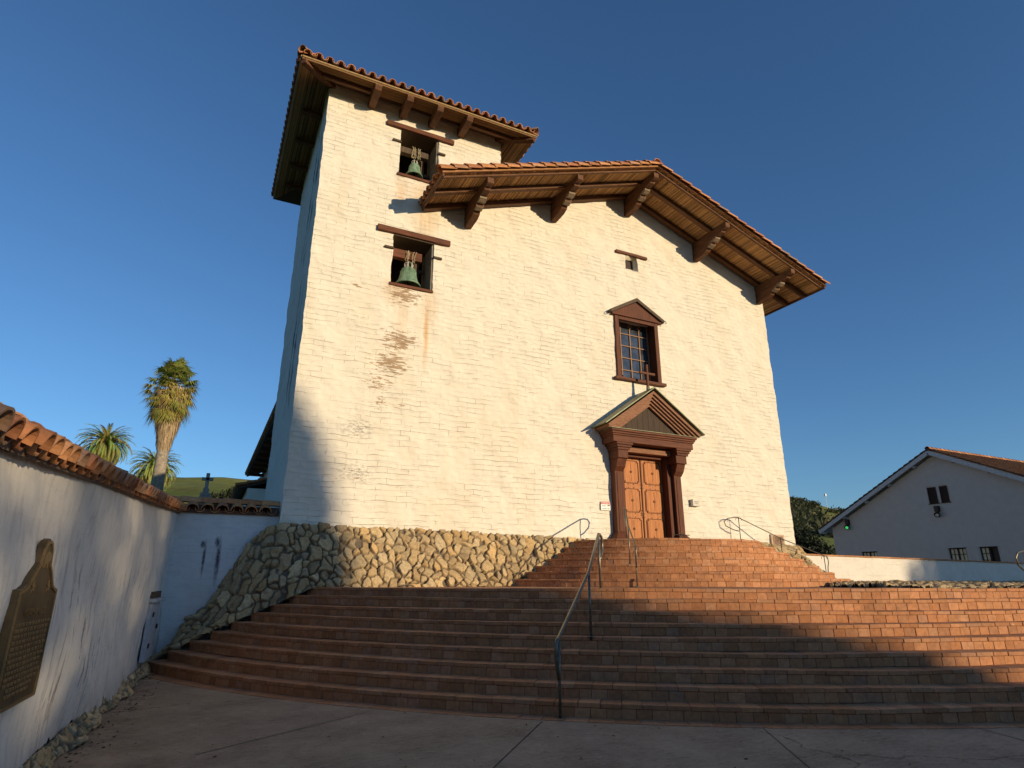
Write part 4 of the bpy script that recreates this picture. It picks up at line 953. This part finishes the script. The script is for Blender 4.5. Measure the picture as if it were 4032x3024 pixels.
# ---------------------------------------------------------------- handrails
def scroll(m_, p, u, s_, r=.05):
    pts = [];
    for i in range(9): a = math.pi * (1.15 * i / 8); pts.append(Vector(p) + u * (s_ * r * (1 - math.cos(a))) + Vector((0, 0, -.07 + r * 1.2 * math.sin(a))))
    m_.tube(pts, .008, 6)
def handrail(label, posts, h, r, mat, top_loop=True, low_loop=True, ornate=False, group='metal handrails of the stairs', par=None, loopr=.26):
    P = [Vector(p) for p in posts]; T = [p + Vector((0, 0, h)) for p in P]
    t_ = thing('handrail', P[0], label, 'handrail', group); u = (P[-1] - P[0]); u.z = 0; u.normalize()
    m_ = MB(); pts = []
    if low_loop: 
        q = T[0]; pts += [q + Vector((0, 0, -.48 * (loopr / .26))) - u * .02, q + Vector((0, 0, -.36)) - u * .09, q + Vector((0, 0, -.2)) - u * .135, q + Vector((0, 0, -.06)) - u * .13, q + Vector((0, 0, -.01)) - u * .08]
    pts += [T[0] - u * .02]
    if len(T) > 1:
        for q in T[1:-1]: pts.append(q)
        pts.append(T[-1])
    if top_loop:
        q = T[-1]; L = loopr; pts += [q + u * .12, q + u * (.12 + L * .5) + Vector((0, 0, -.03)), q + u * (.12 + L * .8) + Vector((0, 0, -.13)), q + u * (.1 + L * .75) + Vector((0, 0, -.27)), q + u * (.08 + L * .3) + Vector((0, 0, -.38)), q + u * .03 + Vector((0, 0, -.43))]
    m_.tube(pts, r, 10); m_.build('rail', mat, t_, smooth=True)
    for p, q in zip(P, T):
        m_ = MB(); m_.tube([p - Vector((0, 0, .05)), q - Vector((0, 0, r))], r * .85, 8); m_.build('post', mat, t_, smooth=True)
        m_ = MB(); m_.lathe([(.001, .016), (r * 2.2, .012), (r * 2.4, 0)], p, 12); m_.build('base_flange', mat, t_)
        if ornate:
            m_ = MB(); scroll(m_, q, u, 1); scroll(m_, q, u, -1); m_.build('scroll', mat, t_)
    return t_
def radial(phi_deg, k, off=0):
    Rk = LR - LT * (k - 1) - off; ph = rad(phi_deg); return (LCX + Rk * math.sin(ph), LCY - Rk * math.cos(ph), k * R_)
ph0 = math.degrees(math.atan2(4.38 - LCX, LCY - 7.49))
A1 = (4.30, 7.40, 0.); A2 = (5.42, 8.36, 5 * R_); A3 = (6.37, 9.46, 9 * R_)
handrail('grey metal handrail standing in the middle of the broad brick stairs', [A1, A2, A3], .93, .024, M['rail'])
B1 = (8.6, 11.35, 1.51); B3 = (10.1, 13.67, PZ); B2 = (9.0, 12.1, 1.51 + .1645 * 3)
handrail('slim grey handrail in the middle of the small steps before the church door', [B1, B2, B3], .88, .019, M['rail'])
handrail('dark iron handrail with scrolls running down the right side of the door steps', [(18.15, 14.02, 1.5), (16.65, 14.35, 2.03), (15.3, 14.72, PZ)], .9, .014, M['iron'], ornate=True, loopr=.5)
handrail('pale curved handrail end at the right edge of the landing', [(15.6, 6.95, 1.33), (14.9, 6.9, 1.42)], .78, .018, M['rail'], low_loop=False, loopr=.42)

# ---------------------------------------------------------------- low white wall and the house behind
lw_ = thing('low_wall', (30, 15.7, 1.5), 'low white terrace wall with a thin brick capping right of the church', 'wall')
lt = lambda U: 2.5 - .0095 * (U - 18)
grid_wall('wall', lines(18.25, 50, .1), list(np.linspace(0, 1, 14)), lambda U, V: np.stack([U, np.full_like(U, 15.6), 1.42 + (lt(U) - 1.42) * V], -1), M['lowwall'], lw_, disp=lambda P: vnoise(P, 1.9) * .012)
b = MB(); b.add([(18.25, 15.62, 1.4), (50, 15.62, 1.4), (50, 15.9, 1.4), (18.25, 15.9, 1.4), (18.25, 15.62, 2.49), (50, 15.62, 2.2), (50, 15.9, 2.2), (18.25, 15.9, 2.49)], [(4, 5, 6, 7), (2, 3, 7, 6), (0, 4, 7, 3)]); b.build('wall_back', M['lowwall'], lw_)
def frc(s, q, z): return (s, 15.55 + q, lt(s) + z + .004 * math.sin(s * 3))
sp = []; s = 18.25
while s < 50: w = random.uniform(.28, .32); sp.append((s, s + w - .006, 0, .36, .0, .05, tuple(v * 1.0 for v in bcol()))); s += w
bricks(sp, 'brick_capping', M['brick'], lw_, frc)
hs = thing('gabled_house', (39.2, 22.1, 1.5), 'grey white gabled house with dark windows behind the low wall at the right', 'house')
HX, HY, HA = 39.2, 21.75, 9.15; HS = .505
def htop(U): return HA - .28 - HS * np.abs(U - HY)
WN = [(26.35, 27.4, 2.0, 3.42), (21.0, 21.95, 2.0, 3.42), (19.38, 20.3, 2.0, 3.42)]
VN = [(21.95, 22.45, 6.05, 7.0), (21.3, 21.75, 6.05, 7.0)]
ex = [w[0] for w in WN + VN] + [w[1] for w in WN + VN]; ez = [w[2] for w in WN + VN] + [w[3] for w in WN + VN]
grid_wall('gable_wall', lines(14.9, 29.3, .15, ex), lines(1.4, 9.1, .15, ez), lambda U, V: np.stack([np.full_like(U, HX), U, V], -1), M['house'], hs, WN + VN, htop, .25, (1, 0, 0), disp=lambda P: vnoise(P, 1.) * .006)
boxpart('side_wall', M['house'], hs, (HX + .02, 60, 29.2, 29.3, 1.4, 5.2)); boxpart('side_wall', M['house'], hs, (HX + .02, 60, 14.9, 15.0, 1.4, 5.2))
for s_ in (-1, 1):
    m_ = MB(); ye = HY + s_ * 8.3; x0_ = HX - .38
    vs = []
    for x in (x0_, 60):
        for (y, z) in ((HY, HA), (ye, HA - HS * 8.3)): vs += [(x, y, z - .1), (x, y, z)]
    m_.add(vs, [(0, 1, 3, 2), (4, 6, 7, 5), (0, 2, 6, 4), (1, 5, 7, 3), (0, 4, 5, 1), (2, 3, 7, 6)]); rf = m_.build('roof', M['white_wood'], hs)
    m_ = MB(); m_.bar((x0_ - .02, HY, HA - .12), (x0_ - .02, ye, HA - .12 - HS * 8.3), .05, .24); m_.build('rake_board', M['white_wood'], rf)
    t_ = MB(); x = x0_ + .08; up = Vector((0, s_ * HS, 1)).normalized()
    while x < 58: tile_run(t_, (x, ye, HA - HS * 8.3 + .02), (x, HY, HA + .02), up, n=4, r=.13, expo=.42, tone=.22); x += .3
    x = x0_
    if s_ > 0:
        while x < 58: barrel(t_, (x, HY, HA + .12), (x + .47, HY, HA + .1), (0, 0, 1), .15, .13, .02, 6, tone if False else True); x += .42
    t_.build('roof_tiles', M['tile'], rf)
    for k in range(5):
        y = HY + s_ * (1.1 + 1.75 * k); z = HA - HS * abs(y - HY) - .26
        m_ = MB(); m_.tube([(x0_ + .1, y, z), (HX + .1, y, z)], .09, 8); m_.build('outrigger', M['white_wood'], hs)
for i, (y0, y1, z0, z1) in enumerate(WN):
    m_ = MB(); xg = HX + .12; m_.box(xg - .05, xg, y0, y0 + .06, z0, z1); m_.box(xg - .05, xg, y1 - .06, y1, z0, z1); m_.box(xg - .05, xg, y0, y1, z1 - .06, z1); m_.box(xg - .05, xg, y0, y1, z0, z0 + .06); ym = (y0 + y1) / 2; m_.box(xg - .05, xg, ym - .045, ym + .045, z0, z1)
    n_ = 0
    for half in range(2):
        ya = y0 + .06 if half == 0 else ym + .045; yb = ym - .045 if half == 0 else y1 - .06
        if i == 2 and half == 0: continue
        m_.box(xg - .04, xg - .01, (ya + yb) / 2 - .015, (ya + yb) / 2 + .015, z0, z1)
        for k in range(1, 4): z = z0 + (z1 - z0) * k / 4; m_.box(xg - .04, xg - .01, ya, yb, z - .015, z + .015)
    w_ = m_.build('window', M['dark_shutter'], hs); boxpart('pane', M['glass'] if False else M['curtain'], w_, (HX + .125, HX + .135, ym if i == 2 else y0, y1, z0, z1), bevel=0)
    if i == 2: boxpart('open_casement', M['black'], w_, (HX + .2, HX + .22, y0, ym, z0, z1), bevel=0)
    boxpart('lintel_edge', M['white_wood'], w_, (HX - .03, HX + .02, y0 - .08, y1 + .08, z1 + .01, z1 + .06))
for y0, y1, z0, z1 in VN:
    m_ = MB(); 
    for k in range(14): z = z0 + (z1 - z0) * (k + .5) / 14; m_.bar((HX + .02, y0, z), (HX + .02, y1, z), .05, .03)
    m_.box(HX + .06, HX + .08, y0, y1, z0, z1); m_.box(HX - .03, HX + .0, y0, y0 + .04, z0, z1); m_.box(HX - .03, HX + .0, y1 - .04, y1, z0, z1); m_.box(HX - .05, HX + .0, y0 - .06, y1 + .06, z0 - .05, z0); m_.build('louvred_vent', M['dark_shutter'], hs)
def flood(y, z, label, lit):
    t_ = thing('flood_light', (HX - .1, y, z), label, 'lamp', 'flood lights under the house gable')
    m_ = MB(); m_.box(HX - .22, HX, y - .12, y + .12, z + .08, z + .42); m_.tube([(HX - .1, y, z + .1), (HX - .18, y - .03, z)], .04, 6); m_.build('bracket', M['iron'], t_, .01)
    m_ = MB(); m_.tube([(HX - .1, y, z + .03), (HX - .22, y - .02, z - .06), (HX - .3, y - .04, z - .12)], [.07, .14, .17], 12); m_.build('reflector', M['iron'], t_)
    m_ = MB(); m_.tube([(HX - .3, y - .04, z - .12), (HX - .315, y - .042, z - .127)], [.1, .1], 12); m_.build('lens', M['lamp_green'] if lit else M['pale_box'], t_)
flood(28.0, 5.15, 'small flood light with a glowing green lens under the left eave of the house', True)
flood(22.05, 5.45, 'dark flood light without colour on the house wall below the vents', False)

# ---------------------------------------------------------------- plants
def leaf_cards(centres, size, cols, seed=0, up=0.):
    r = np.random.default_rng(seed); n = len(centres); a = r.normal(size=(n, 3)); a /= np.linalg.norm(a, axis=1, keepdims=True)
    b = np.cross(a, r.normal(size=(n, 3))); b /= np.linalg.norm(b, axis=1, keepdims=True); s_ = (size * (r.random(n) * .7 + .65))[:, None]
    c = np.asarray(centres); V = np.stack([c - a * s_, c + b * s_ * .55, c + a * s_, c - b * s_ * .55], 1).reshape(-1, 3)
    F = np.arange(n * 4).reshape(n, 4); k = r.integers(0, len(cols), n); C = np.asarray(cols)[k] * (r.random((n, 1)) * .6 + .7)
    return V, F, np.repeat(C, 4, axis=0)
def clumpy(cx, cy, cz, rx, ry, rz, nclump, per, seed, cr=.28):
    r = np.random.default_rng(seed); out_ = []
    for i in range(nclump):
        d = r.normal(size=3); d /= np.linalg.norm(d); rr = r.random() ** .45; p = np.array([cx, cy, cz]) + d * rr * np.array([rx, ry, rz]) * .85
        k = cr * min(rx, rz) * (r.random() * .7 + .6); q = r.normal(size=(per, 3)) * k * .5; out_.append(p + q)
    return np.concatenate(out_)
GREENS = [(.05, .07, .018), (.07, .095, .025), (.035, .05, .014), (.09, .11, .03)]
def tree(name, base, parts, label, group, size, cols, seed, trunk_r=.3, keep=None, cat='tree'):
    t_ = thing(name, base, label, cat, group)
    pts = np.concatenate([clumpy(*p, seed=seed + i) for i, p in enumerate(parts)])
    if keep is not None: pts = pts[keep(pts)]
    V, F, C = leaf_cards(pts, size, cols, seed); mesh_obj('crown', V, F, M['leaf'], t_, vcols=C)
    m_ = MB(); b0 = Vector(base); r = random.Random(seed)
    c0 = Vector(parts[0][:3]); m_.tube([b0 - Vector((0, 0, .2)), b0.lerp(c0, .45) + Vector((.1, 0, 0)), c0], [trunk_r, trunk_r * .75, trunk_r * .3], 8)
    for i in range(9):
        p = parts[i % len(parts)]; e = Vector((p[0] + r.uniform(-.6, .6) * p[3], p[1] + r.uniform(-.6, .6) * p[4], p[2] + r.uniform(-.2, .6) * p[5])); s0 = b0.lerp(c0, r.uniform(.35, .8)); m_.tube([s0, s0.lerp(e, .5) + Vector((0, 0, .2)), e], [trunk_r * .4, trunk_r * .22, trunk_r * .06], 6)
    m_.build('trunk', M['bark'], t_, smooth=True); return t_
def polar(az, d, z=0.): return Vector((d * math.sin(rad(az)), d * math.cos(rad(az)), z))
# Canary date palms
def date_palm(az, d, zc, R0, label, seed):
    c = polar(az, d, zc); t_ = thing('date_palm', (c.x, c.y, 0), label, 'palm tree', 'round date palms beyond the left wall'); r = random.Random(seed)
    m_ = MB(); m_.tube([(c.x, c.y, -.1), (c.x, c.y, zc * .5), (c.x, c.y, zc - .2)], [.5, .42, .5], 12); m_.build('trunk', M['bark'], t_, smooth=True)
    V = []; F = []; C = []
    for i in range(330):
        f = i / 330; el = rad(78 - 155 * f ** .85) + r.uniform(-.12, .12); a = i * 2.39996 + r.uniform(-.2, .2); L = R0 * r.uniform(.85, 1.08) * (1.0 if f < .6 else .9)
        hd = Vector((math.cos(a), math.sin(a), 0)); p = Vector(c); g = (.36, .38, .1) if f < .45 else ((.36, .34, .09) if f < .75 else (.5, .36, .14)); g = tuple(v * r.uniform(.6, 1.1) for v in g)
        n_ = 9; e = el; side = hd.cross(Vector((0, 0, 1)))
        for k in range(n_):
            dr = hd * math.cos(e) + Vector((0, 0, math.sin(e))); q = p + dr * L / n_; w_ = .5 * (math.sin(math.pi * (k + .7) / (n_ + .6)) ** .7) * .5
            w2 = .5 * (math.sin(math.pi * min(.99, (k + 1.7) / (n_ + .6))) ** .7) * .5 if k < n_ - 1 else .03
            nrm = side.cross(dr).normalized()
            for s_ in (-1, 1):
                for j in range(4):
                    pa = p.lerp(q, j / 4); pb = p.lerp(q, (j + 1.15) / 4); tip = pa.lerp(pb, .5) + side * s_ * (w_ + (w2 - w_) * j / 4) + dr * .26 * L / 2.6 - nrm * .06 * r.uniform(.2, 2.2)
                    b_ = len(V); V += [pa, pb, tip]; F.append((b_, b_ + 1, b_ + 2)); C.append(tuple(v * r.uniform(.75, 1.25) for v in g))
            b_ = len(V); V += [p - side * .025, p + side * .025, q + side * .02, q - side * .02]; F.append((b_, b_ + 1, b_ + 2, b_ + 3)); C.append(tuple(v * 1.3 for v in g))
            p = q; e -= (.07 + .11 * math.cos(el) + .015 * k)
    mesh_obj('crown', [tuple(v) for v in V], F, M['leaf'], t_, cols=C)
date_palm(-8.0, 80, 15.9, 3.15, 'round date palm with drooping fronds, left of the tall shaggy palm', 3)
date_palm(-4.35, 84, 14.3, 3.3, 'date palm partly hidden behind the trunk of the tall shaggy palm', 9)
# tall fan palm with a skirt of dead fronds
def fan_palm(az0, az1, d, ztop, label):
    b0 = polar(az0, d, 0); c = polar(az1, d, ztop - 1.55); t_ = thing('fan_palm', b0, label, 'palm tree'); r = random.Random(4)
    ax = [b0.lerp(c, k / 8) + Vector((0, 0, 0)) for k in range(9)]
    m_ = MB(); m_.tube(ax, [.55, .5, .46, .44, .42, .4, .38, .35, .3], 14); m_.build('trunk', simple('grey_palm_trunk', (.3, .25, .19), .9, .1, 0, .35, 7), t_, smooth=True)
    V = []; F = []; C = []
    # hanging dead fronds, widest just under the crown
    for i in range(3600):
        f = r.random() ** .8; z = ztop - 2.0 - f * 4.3; rr = (.4 + .85 * (1 - f) ** 1.0) * r.uniform(.75, 1.1); a = r.uniform(0, 6.283); cen = b0.lerp(c, z / c.z)
        p = Vector((cen.x + rr * math.cos(a), cen.y + rr * math.sin(a), z)); L = r.uniform(.35, .95); q = p + Vector((-math.cos(a) * .1 * L + r.uniform(-.08, .08), -math.sin(a) * .1 * L, -L)); s_ = Vector((-math.sin(a), math.cos(a), 0)) * r.uniform(.02, .07)
        b_ = len(V); V += [p - s_, p + s_, q + s_ * .3, q - s_ * .3]; F.append((b_, b_ + 1, b_ + 2, b_ + 3)); k = r.uniform(.55, 1.2); C.append((.52 * k, .38 * k, .22 * k) if f > .12 else (.5 * k, .36 * k, .12 * k))
    mesh_obj('frond_skirt', [tuple(v) for v in V], F, M['leaf'], t_, cols=C)
    V = []; F = []; C = []
    for i in range(110):
        f = i / 110; el = rad(80 - 135 * f) + r.uniform(-.1, .1); a = i * 2.4 + r.uniform(-.3, .3); hd = Vector((math.cos(a), math.sin(a), 0)); L = r.uniform(.55, 1.5) * (1 if f > .2 else .75)
        org = c + Vector((0, 0, .45 - 2.1 * f)); dr = hd * math.cos(el) + Vector((0, 0, math.sin(el))); side = hd.cross(Vector((0, 0, 1))); tip = org + dr * L; nrm = side.cross(dr)
        g = (.25, .28, .06) if f < .5 else (.36, .32, .07); k = r.uniform(.7, 1.3); g = tuple(v * k for v in g)
        b_ = len(V); V += [org - side * .02, org + side * .02, tip + side * .02, tip - side * .02]; F.append((b_, b_ + 1, b_ + 2, b_ + 3)); C.append((.3, .26, .12))
        for j in range(26):
            t2 = -1.7 + 3.4 * j / 25; dd = (dr * math.cos(t2) + side * math.sin(t2)); ln = r.uniform(.55, 1.0); m1 = tip + dd * ln * .55 + nrm * .03; e = tip + dd * ln + Vector((0, 0, -.22 - .25 * f)) ; ww = Vector(dd).cross(nrm).normalized() * .035
            b_ = len(V); V += [tip - ww * .3, tip + ww * .3, m1 + ww, m1 - ww, e]; F += [(b_, b_ + 1, b_ + 2, b_ + 3), (b_ + 3, b_ + 2, b_ + 4)]; C += [tuple(v * r.uniform(.8, 1.2) for v in g)] * 2
    mesh_obj('crown', [tuple(v) for v in V], F, M['leaf'], t_, cols=C)
fan_palm(-3.95, -4.05, 50, 17.2, 'tall fan palm with a thick skirt of dead fronds beyond the left wall')
# cemetery cross
cc = polar(-.4, 22); cm = thing('cross_monument', (cc.x, cc.y, 0), 'grey stone cross on a pedestal beyond the short wall', 'cross')
st_ = simple('grey_monument_stone', (.3, .28, .25), .9, .1, 0, .2, 10)
m_ = MB(); m_.box(cc.x - .055, cc.x + .055, cc.y - .05, cc.y + .05, 4.45, 4.94); m_.box(cc.x - .17, cc.x + .17, cc.y - .05, cc.y + .05, 4.7, 4.8); m_.build('cross', st_, cm, .008)
m_ = MB()
for w_, z0, z1 in ((.09, 4.3, 4.45), (.15, 4.2, 4.3), (.17, 3.6, 4.2), (.24, 3.5, 3.6), (.27, 0, 3.5)): m_.box(cc.x - w_, cc.x + w_, cc.y - w_, cc.y + w_, z0, z1)
m_.build('pedestal', st_, cm, .012)
# ---------------------------------------------------------------- hills
RK = np.array([(-180, .03), (-120, .05), (-60, .11), (-12, .135), (-2.1, .1435), (.8, .148), (3.6, .1455), (9, .14), (20, .125), (40, .11), (48, .118), (50.3, .1115), (51., .1085), (51.9, .1075), (52.7, .1045), (53.3, .1005), (54., .0962), (56, .09), (60, .075), (75, .05), (120, .03), (180, .03)])
def hill_z(az, r):
    k = np.interp(az, RK[:, 0], RK[:, 1]); u = np.clip((r - 130) / 770., 0, 1); u = u ** 1.15
    z = k * 900 * u; z = z * np.where(r > 900, 1 - .5 * np.clip((r - 900) / 900., 0, 1), 1)
    return z
az = np.concatenate([np.linspace(-180, -30, 50)[:-1], np.linspace(-30, 70, 260)[:-1], np.linspace(70, 180, 40)]); rr = np.concatenate([np.linspace(125, 900, 70), np.linspace(930, 1800, 14)])
A_, R2 = np.meshgrid(az, rr, indexing='ij'); Z = hill_z(A_, R2)
X_, Y2 = R2 * np.sin(np.radians(A_)), R2 * np.cos(np.radians(A_)); am = np.clip((R2 - 130) / 300, 0, 1) * np.clip((905 - R2) / 60, .12, 1)
Z = Z + am * (vnoise(np.stack([X_, Y2, 0 * Z], -1), .012)[..., 2] * 7 + vnoise(np.stack([X_, Y2, 0 * Z], -1), .045)[..., 0] * 1.6) - .3
na, nr = A_.shape; idx = np.arange(na * nr).reshape(na, nr)
F = np.stack([idx[:-1, :-1], idx[:-1, 1:], idx[1:, 1:], idx[1:, :-1]], -1).reshape(-1, 4)
tag(mesh_obj('hills', np.stack([X_, Y2, Z], -1).reshape(-1, 3), F, M['hill'], smooth=True), kind='structure')
# oak woodland far up the right-hand hill: reads as one mass
def wood_mass(spots, seed, size, cols, name='oak_woodland'):
    r = np.random.default_rng(seed); P = []
    for (a, d, sp_) in spots:
        p = polar(a, d); z = float(hill_z(a, d)); k = int(90); q = r.normal(size=(k, 3)) * np.array([sp_, sp_, sp_ * .75]) * .5; P.append(q + np.array([p.x, p.y, z + sp_ * .5]))
    V, F, C = leaf_cards(np.concatenate(P), size, cols, seed); o = mesh_obj(name, V, F, M['leaf'], vcols=C); return tag(o, kind='stuff')
r = random.Random(5); sp = []
for i in range(420):
    a = r.uniform(49.2, 55.5); d = r.uniform(300, 890)
    dens = .6 if a < 51.2 else .2
    if d > 640 and a > 51.9: dens = .1
    if r.random() < dens: sp.append((a, d, r.uniform(3.5, 7)))
for i in range(26): sp.append((r.uniform(50.0, 51.4), r.uniform(840, 895), r.uniform(4, 7)))
wo = wood_mass(sp, 2, 1.5, [(.05, .06, .025), (.07, .075, .03), (.04, .048, .02), (.1, .095, .04)]); tag(wo, 'dark oak woodland scattered over the hillside right of the church', 'woodland')
# lone oaks on the left hill
c = polar(1.35, 215); zc = float(hill_z(1.35, 215))
tree('oak_tree', (c.x, c.y, zc - 1), [(c.x - 3, c.y, 24.5, 5.0, 4, 3.6, 60, 60), (c.x + 2.5, c.y + 2, 26.0, 4.6, 4, 4.2, 60, 60)], 'dark bushy oak on the green hillside between the cross and the church', None, .5, [(.035, .045, .018), (.055, .065, .025), (.025, .03, .014)], 31, .5)
c = polar(51.05, 78)
tree('dark_evergreen', (c.x, c.y, 1.4), [(c.x, c.y, 4.5, 2.5, 2.4, 2.8, 110, 70), (c.x + 1.9, c.y - .8, 3.6, 2.2, 2., 1.9, 80, 60)], 'tall dark evergreen tree between the church corner and the house', 'trees between church and house', .16, [(.012, .018, .008), (.02, .028, .012)], 41, .22)
c = polar(52.75, 74)
tree('leafy_shrub', (c.x, c.y, 1.4), [(c.x, c.y, 2.9, 1.5, 1.6, 1.9, 70, 60)], 'lighter green shrub touching the left corner of the house', 'trees between church and house', .13, [(.07, .085, .03), (.05, .06, .022), (.1, .1, .035)], 43, .12)
# mast on the hill
c = polar(53.1, 880); zb = float(hill_z(53.1, 880)); mt = thing('radio_mast', (c.x, c.y, zb), 'thin pale radio mast standing on the right-hand hill', 'mast')
m_ = MB(); m_.tube([(c.x, c.y, zb - 3), (c.x, c.y, zb + 15)], .28, 6); m_.build('pole', M['pale_box'], mt); m_ = MB(); m_.box(c.x - 1, c.x + 1, c.y - 1, c.y + 1, zb + 14.5, zb + 17.5); m_.build('antenna_box', M['white'], mt, .1)

# ---------------------------------------------------------------- street trees behind the viewer; they cast the evening shadow over the stairs
YB = -50.
GAPS = [(23.4, 12.7, .35, 1.2), (24.7, 11.75, .3, .8), (25.9, 13.7, .16, .8), (26.3, 13.6, .14, .7), (25.35, 13.2, .16, .5), (27.8, 14.6, .25, .6), (25.3, 11.85, .2, .7), (24.4, 11.3, .3, .6), (24.2, 13.4, .2, .7)]
OUTL = np.array([(6., 35.2), (10.9, 34.7), (11.3, 34.3), (11.8, 33.6), (12.6, 32.7), (13.5, 31.9), (14.6, 31.8), (15.3, 31.6), (16.7, 31.4), (17.3, 31.1), (18.0, 30.7), (18.6, 30.2), (19.2, 29.4), (20.5, 27.), (22, 20.)])
def outline(p, sd):
    x = p[:, 0] + .45 * (p[:, 1] - YB); z = p[:, 2] + .19 * (p[:, 1] - YB)
    return x < np.interp(z, OUTL[:, 0], OUTL[:, 1]) + np.random.default_rng(sd).normal(size=len(p)) * .14 - .1
def keepA(p):
    t_ = p[:, 1] - YB; x = p[:, 0] - .45 * -t_ * -1 if False else p[:, 0] + .45 * (p[:, 1] - YB); z = p[:, 2] + .19 * (p[:, 1] - YB)
    k = np.ones(len(p), bool)
    for gx, gz, a, b in GAPS: k &= ((x - gx) / a) ** 2 + ((z - gz) / b) ** 2 > 1
    rr_ = np.random.default_rng(1).random(len(p)); thin = (x < 28.4) & (z > 11.2) & (z < 15.6) & (x > 22.3)
    return k & ~(thin & (rr_ < .94)) & outline(p, 5)
TCOL = [(.05, .065, .02), (.07, .085, .025), (.04, .05, .015)]
tree('street_tree', (21.5, YB, 0), [(22.7, YB, 14.5, 10.5, 3., 7.4, 520, 60), (30.2, YB, 15.2, 2.6, 2.2, 3.4, 90, 60)], 'tall broad street tree across the plaza behind the viewer', 'trees across the plaza', .5, TCOL, 51, .6, keepA)
tree('street_tree', (28., YB - 1, 0), [(29.5, YB - 1, 8.3, 8.8, 2.5, 6.8, 520, 60)], 'lower rounded street tree beside the tall one behind the viewer', 'trees across the plaza', .5, TCOL, 61, .5, keepA)
tree('street_tree', (17., YB - 2, 0), [(17.5, YB - 2, 6.5, 10, 2.5, 5.4, 420, 60)], 'wide low street tree at the left end of the row behind the viewer', 'trees across the plaza', .5, TCOL, 71, .5, keepA)
tree('street_tree', (63., YB, 0), [(62.6, YB, 11.5, 8.2, 3, 7.5, 330, 60), (66, YB, 8, 8, 3, 6.0, 200, 60)], 'separate big street tree at the far right behind the viewer', 'trees across the plaza', .5, TCOL, 81, .5)

# unseen low building added behind the viewer to darken the stairs; road beyond
rd_ = MB(); rd_.box(-60, 80, -29, -20, -.02, .004); tag(rd_.build('road', simple('asphalt', (.05, .05, .05), .9, .2, 0, .2, 20)), kind='structure')
st = thing('blocker_building', (8, -14, 0), 'unseen long brown building added behind the viewer to block low sky light', 'building')
m_ = MB(); m_.box(-14, 34, -18, -14, 0, 2.9); m_.build('wall', simple('brown_plaster', (.2, .15, .1), .9, .1, 0, .2, 4), st)
m_ = MB(); m_.prism([(-18.5, 2.9), (-13.4, 2.9), (-16, 3.85)], 0, -14.6, 34.6); m_.build('roof', simple('brown_tiles', (.2, .09, .05), .9, .1, 0, .3, 9), st)
for k in range(12):
    x = -12 + 4 * k
    w_ = boxpart('window' if k % 3 else 'door', M['dark_shutter'], st, (x, x + 1.1, -14.03, -13.97, .9 if k % 3 else .02, 2.2)); boxpart('frame', M['white_wood'], w_, (x - .08, x + 1.18, -13.99, -13.94, 2.2, 2.3))

# dry leaves and grit blown against the wall foot
r = random.Random(9); V = []; F = []; C = []
for i in range(420):
    if i < 260: y = r.uniform(3, 14); x = lwx(y) + .1 + abs(r.gauss(0, .22))
    else: x = r.uniform(-.5, 9); y = r.uniform(3.2, 9)
    if math.hypot(x - LCX, y - LCY) < LR + .05: continue
    k = r.uniform(.008, .03); a = r.uniform(0, 6.28); u = Vector((math.cos(a) * k, math.sin(a) * k, r.uniform(0, .006))); v = Vector((-math.sin(a) * k * .5, math.cos(a) * k * .5, r.uniform(0, .006))); p = Vector((x, y, .01))
    b_ = len(V); V += [p - u, p + v, p + u, p - v]; F.append((b_, b_ + 1, b_ + 2, b_ + 3)); C.append(r.choice([(.09, .05, .025), (.05, .035, .02), (.16, .1, .05)]))
tag(mesh_obj('leaf_litter', [tuple(v) for v in V], F, M['leaf'], cols=C), 'scattered dry leaves on the concrete along the left wall', 'leaves', kind='stuff')
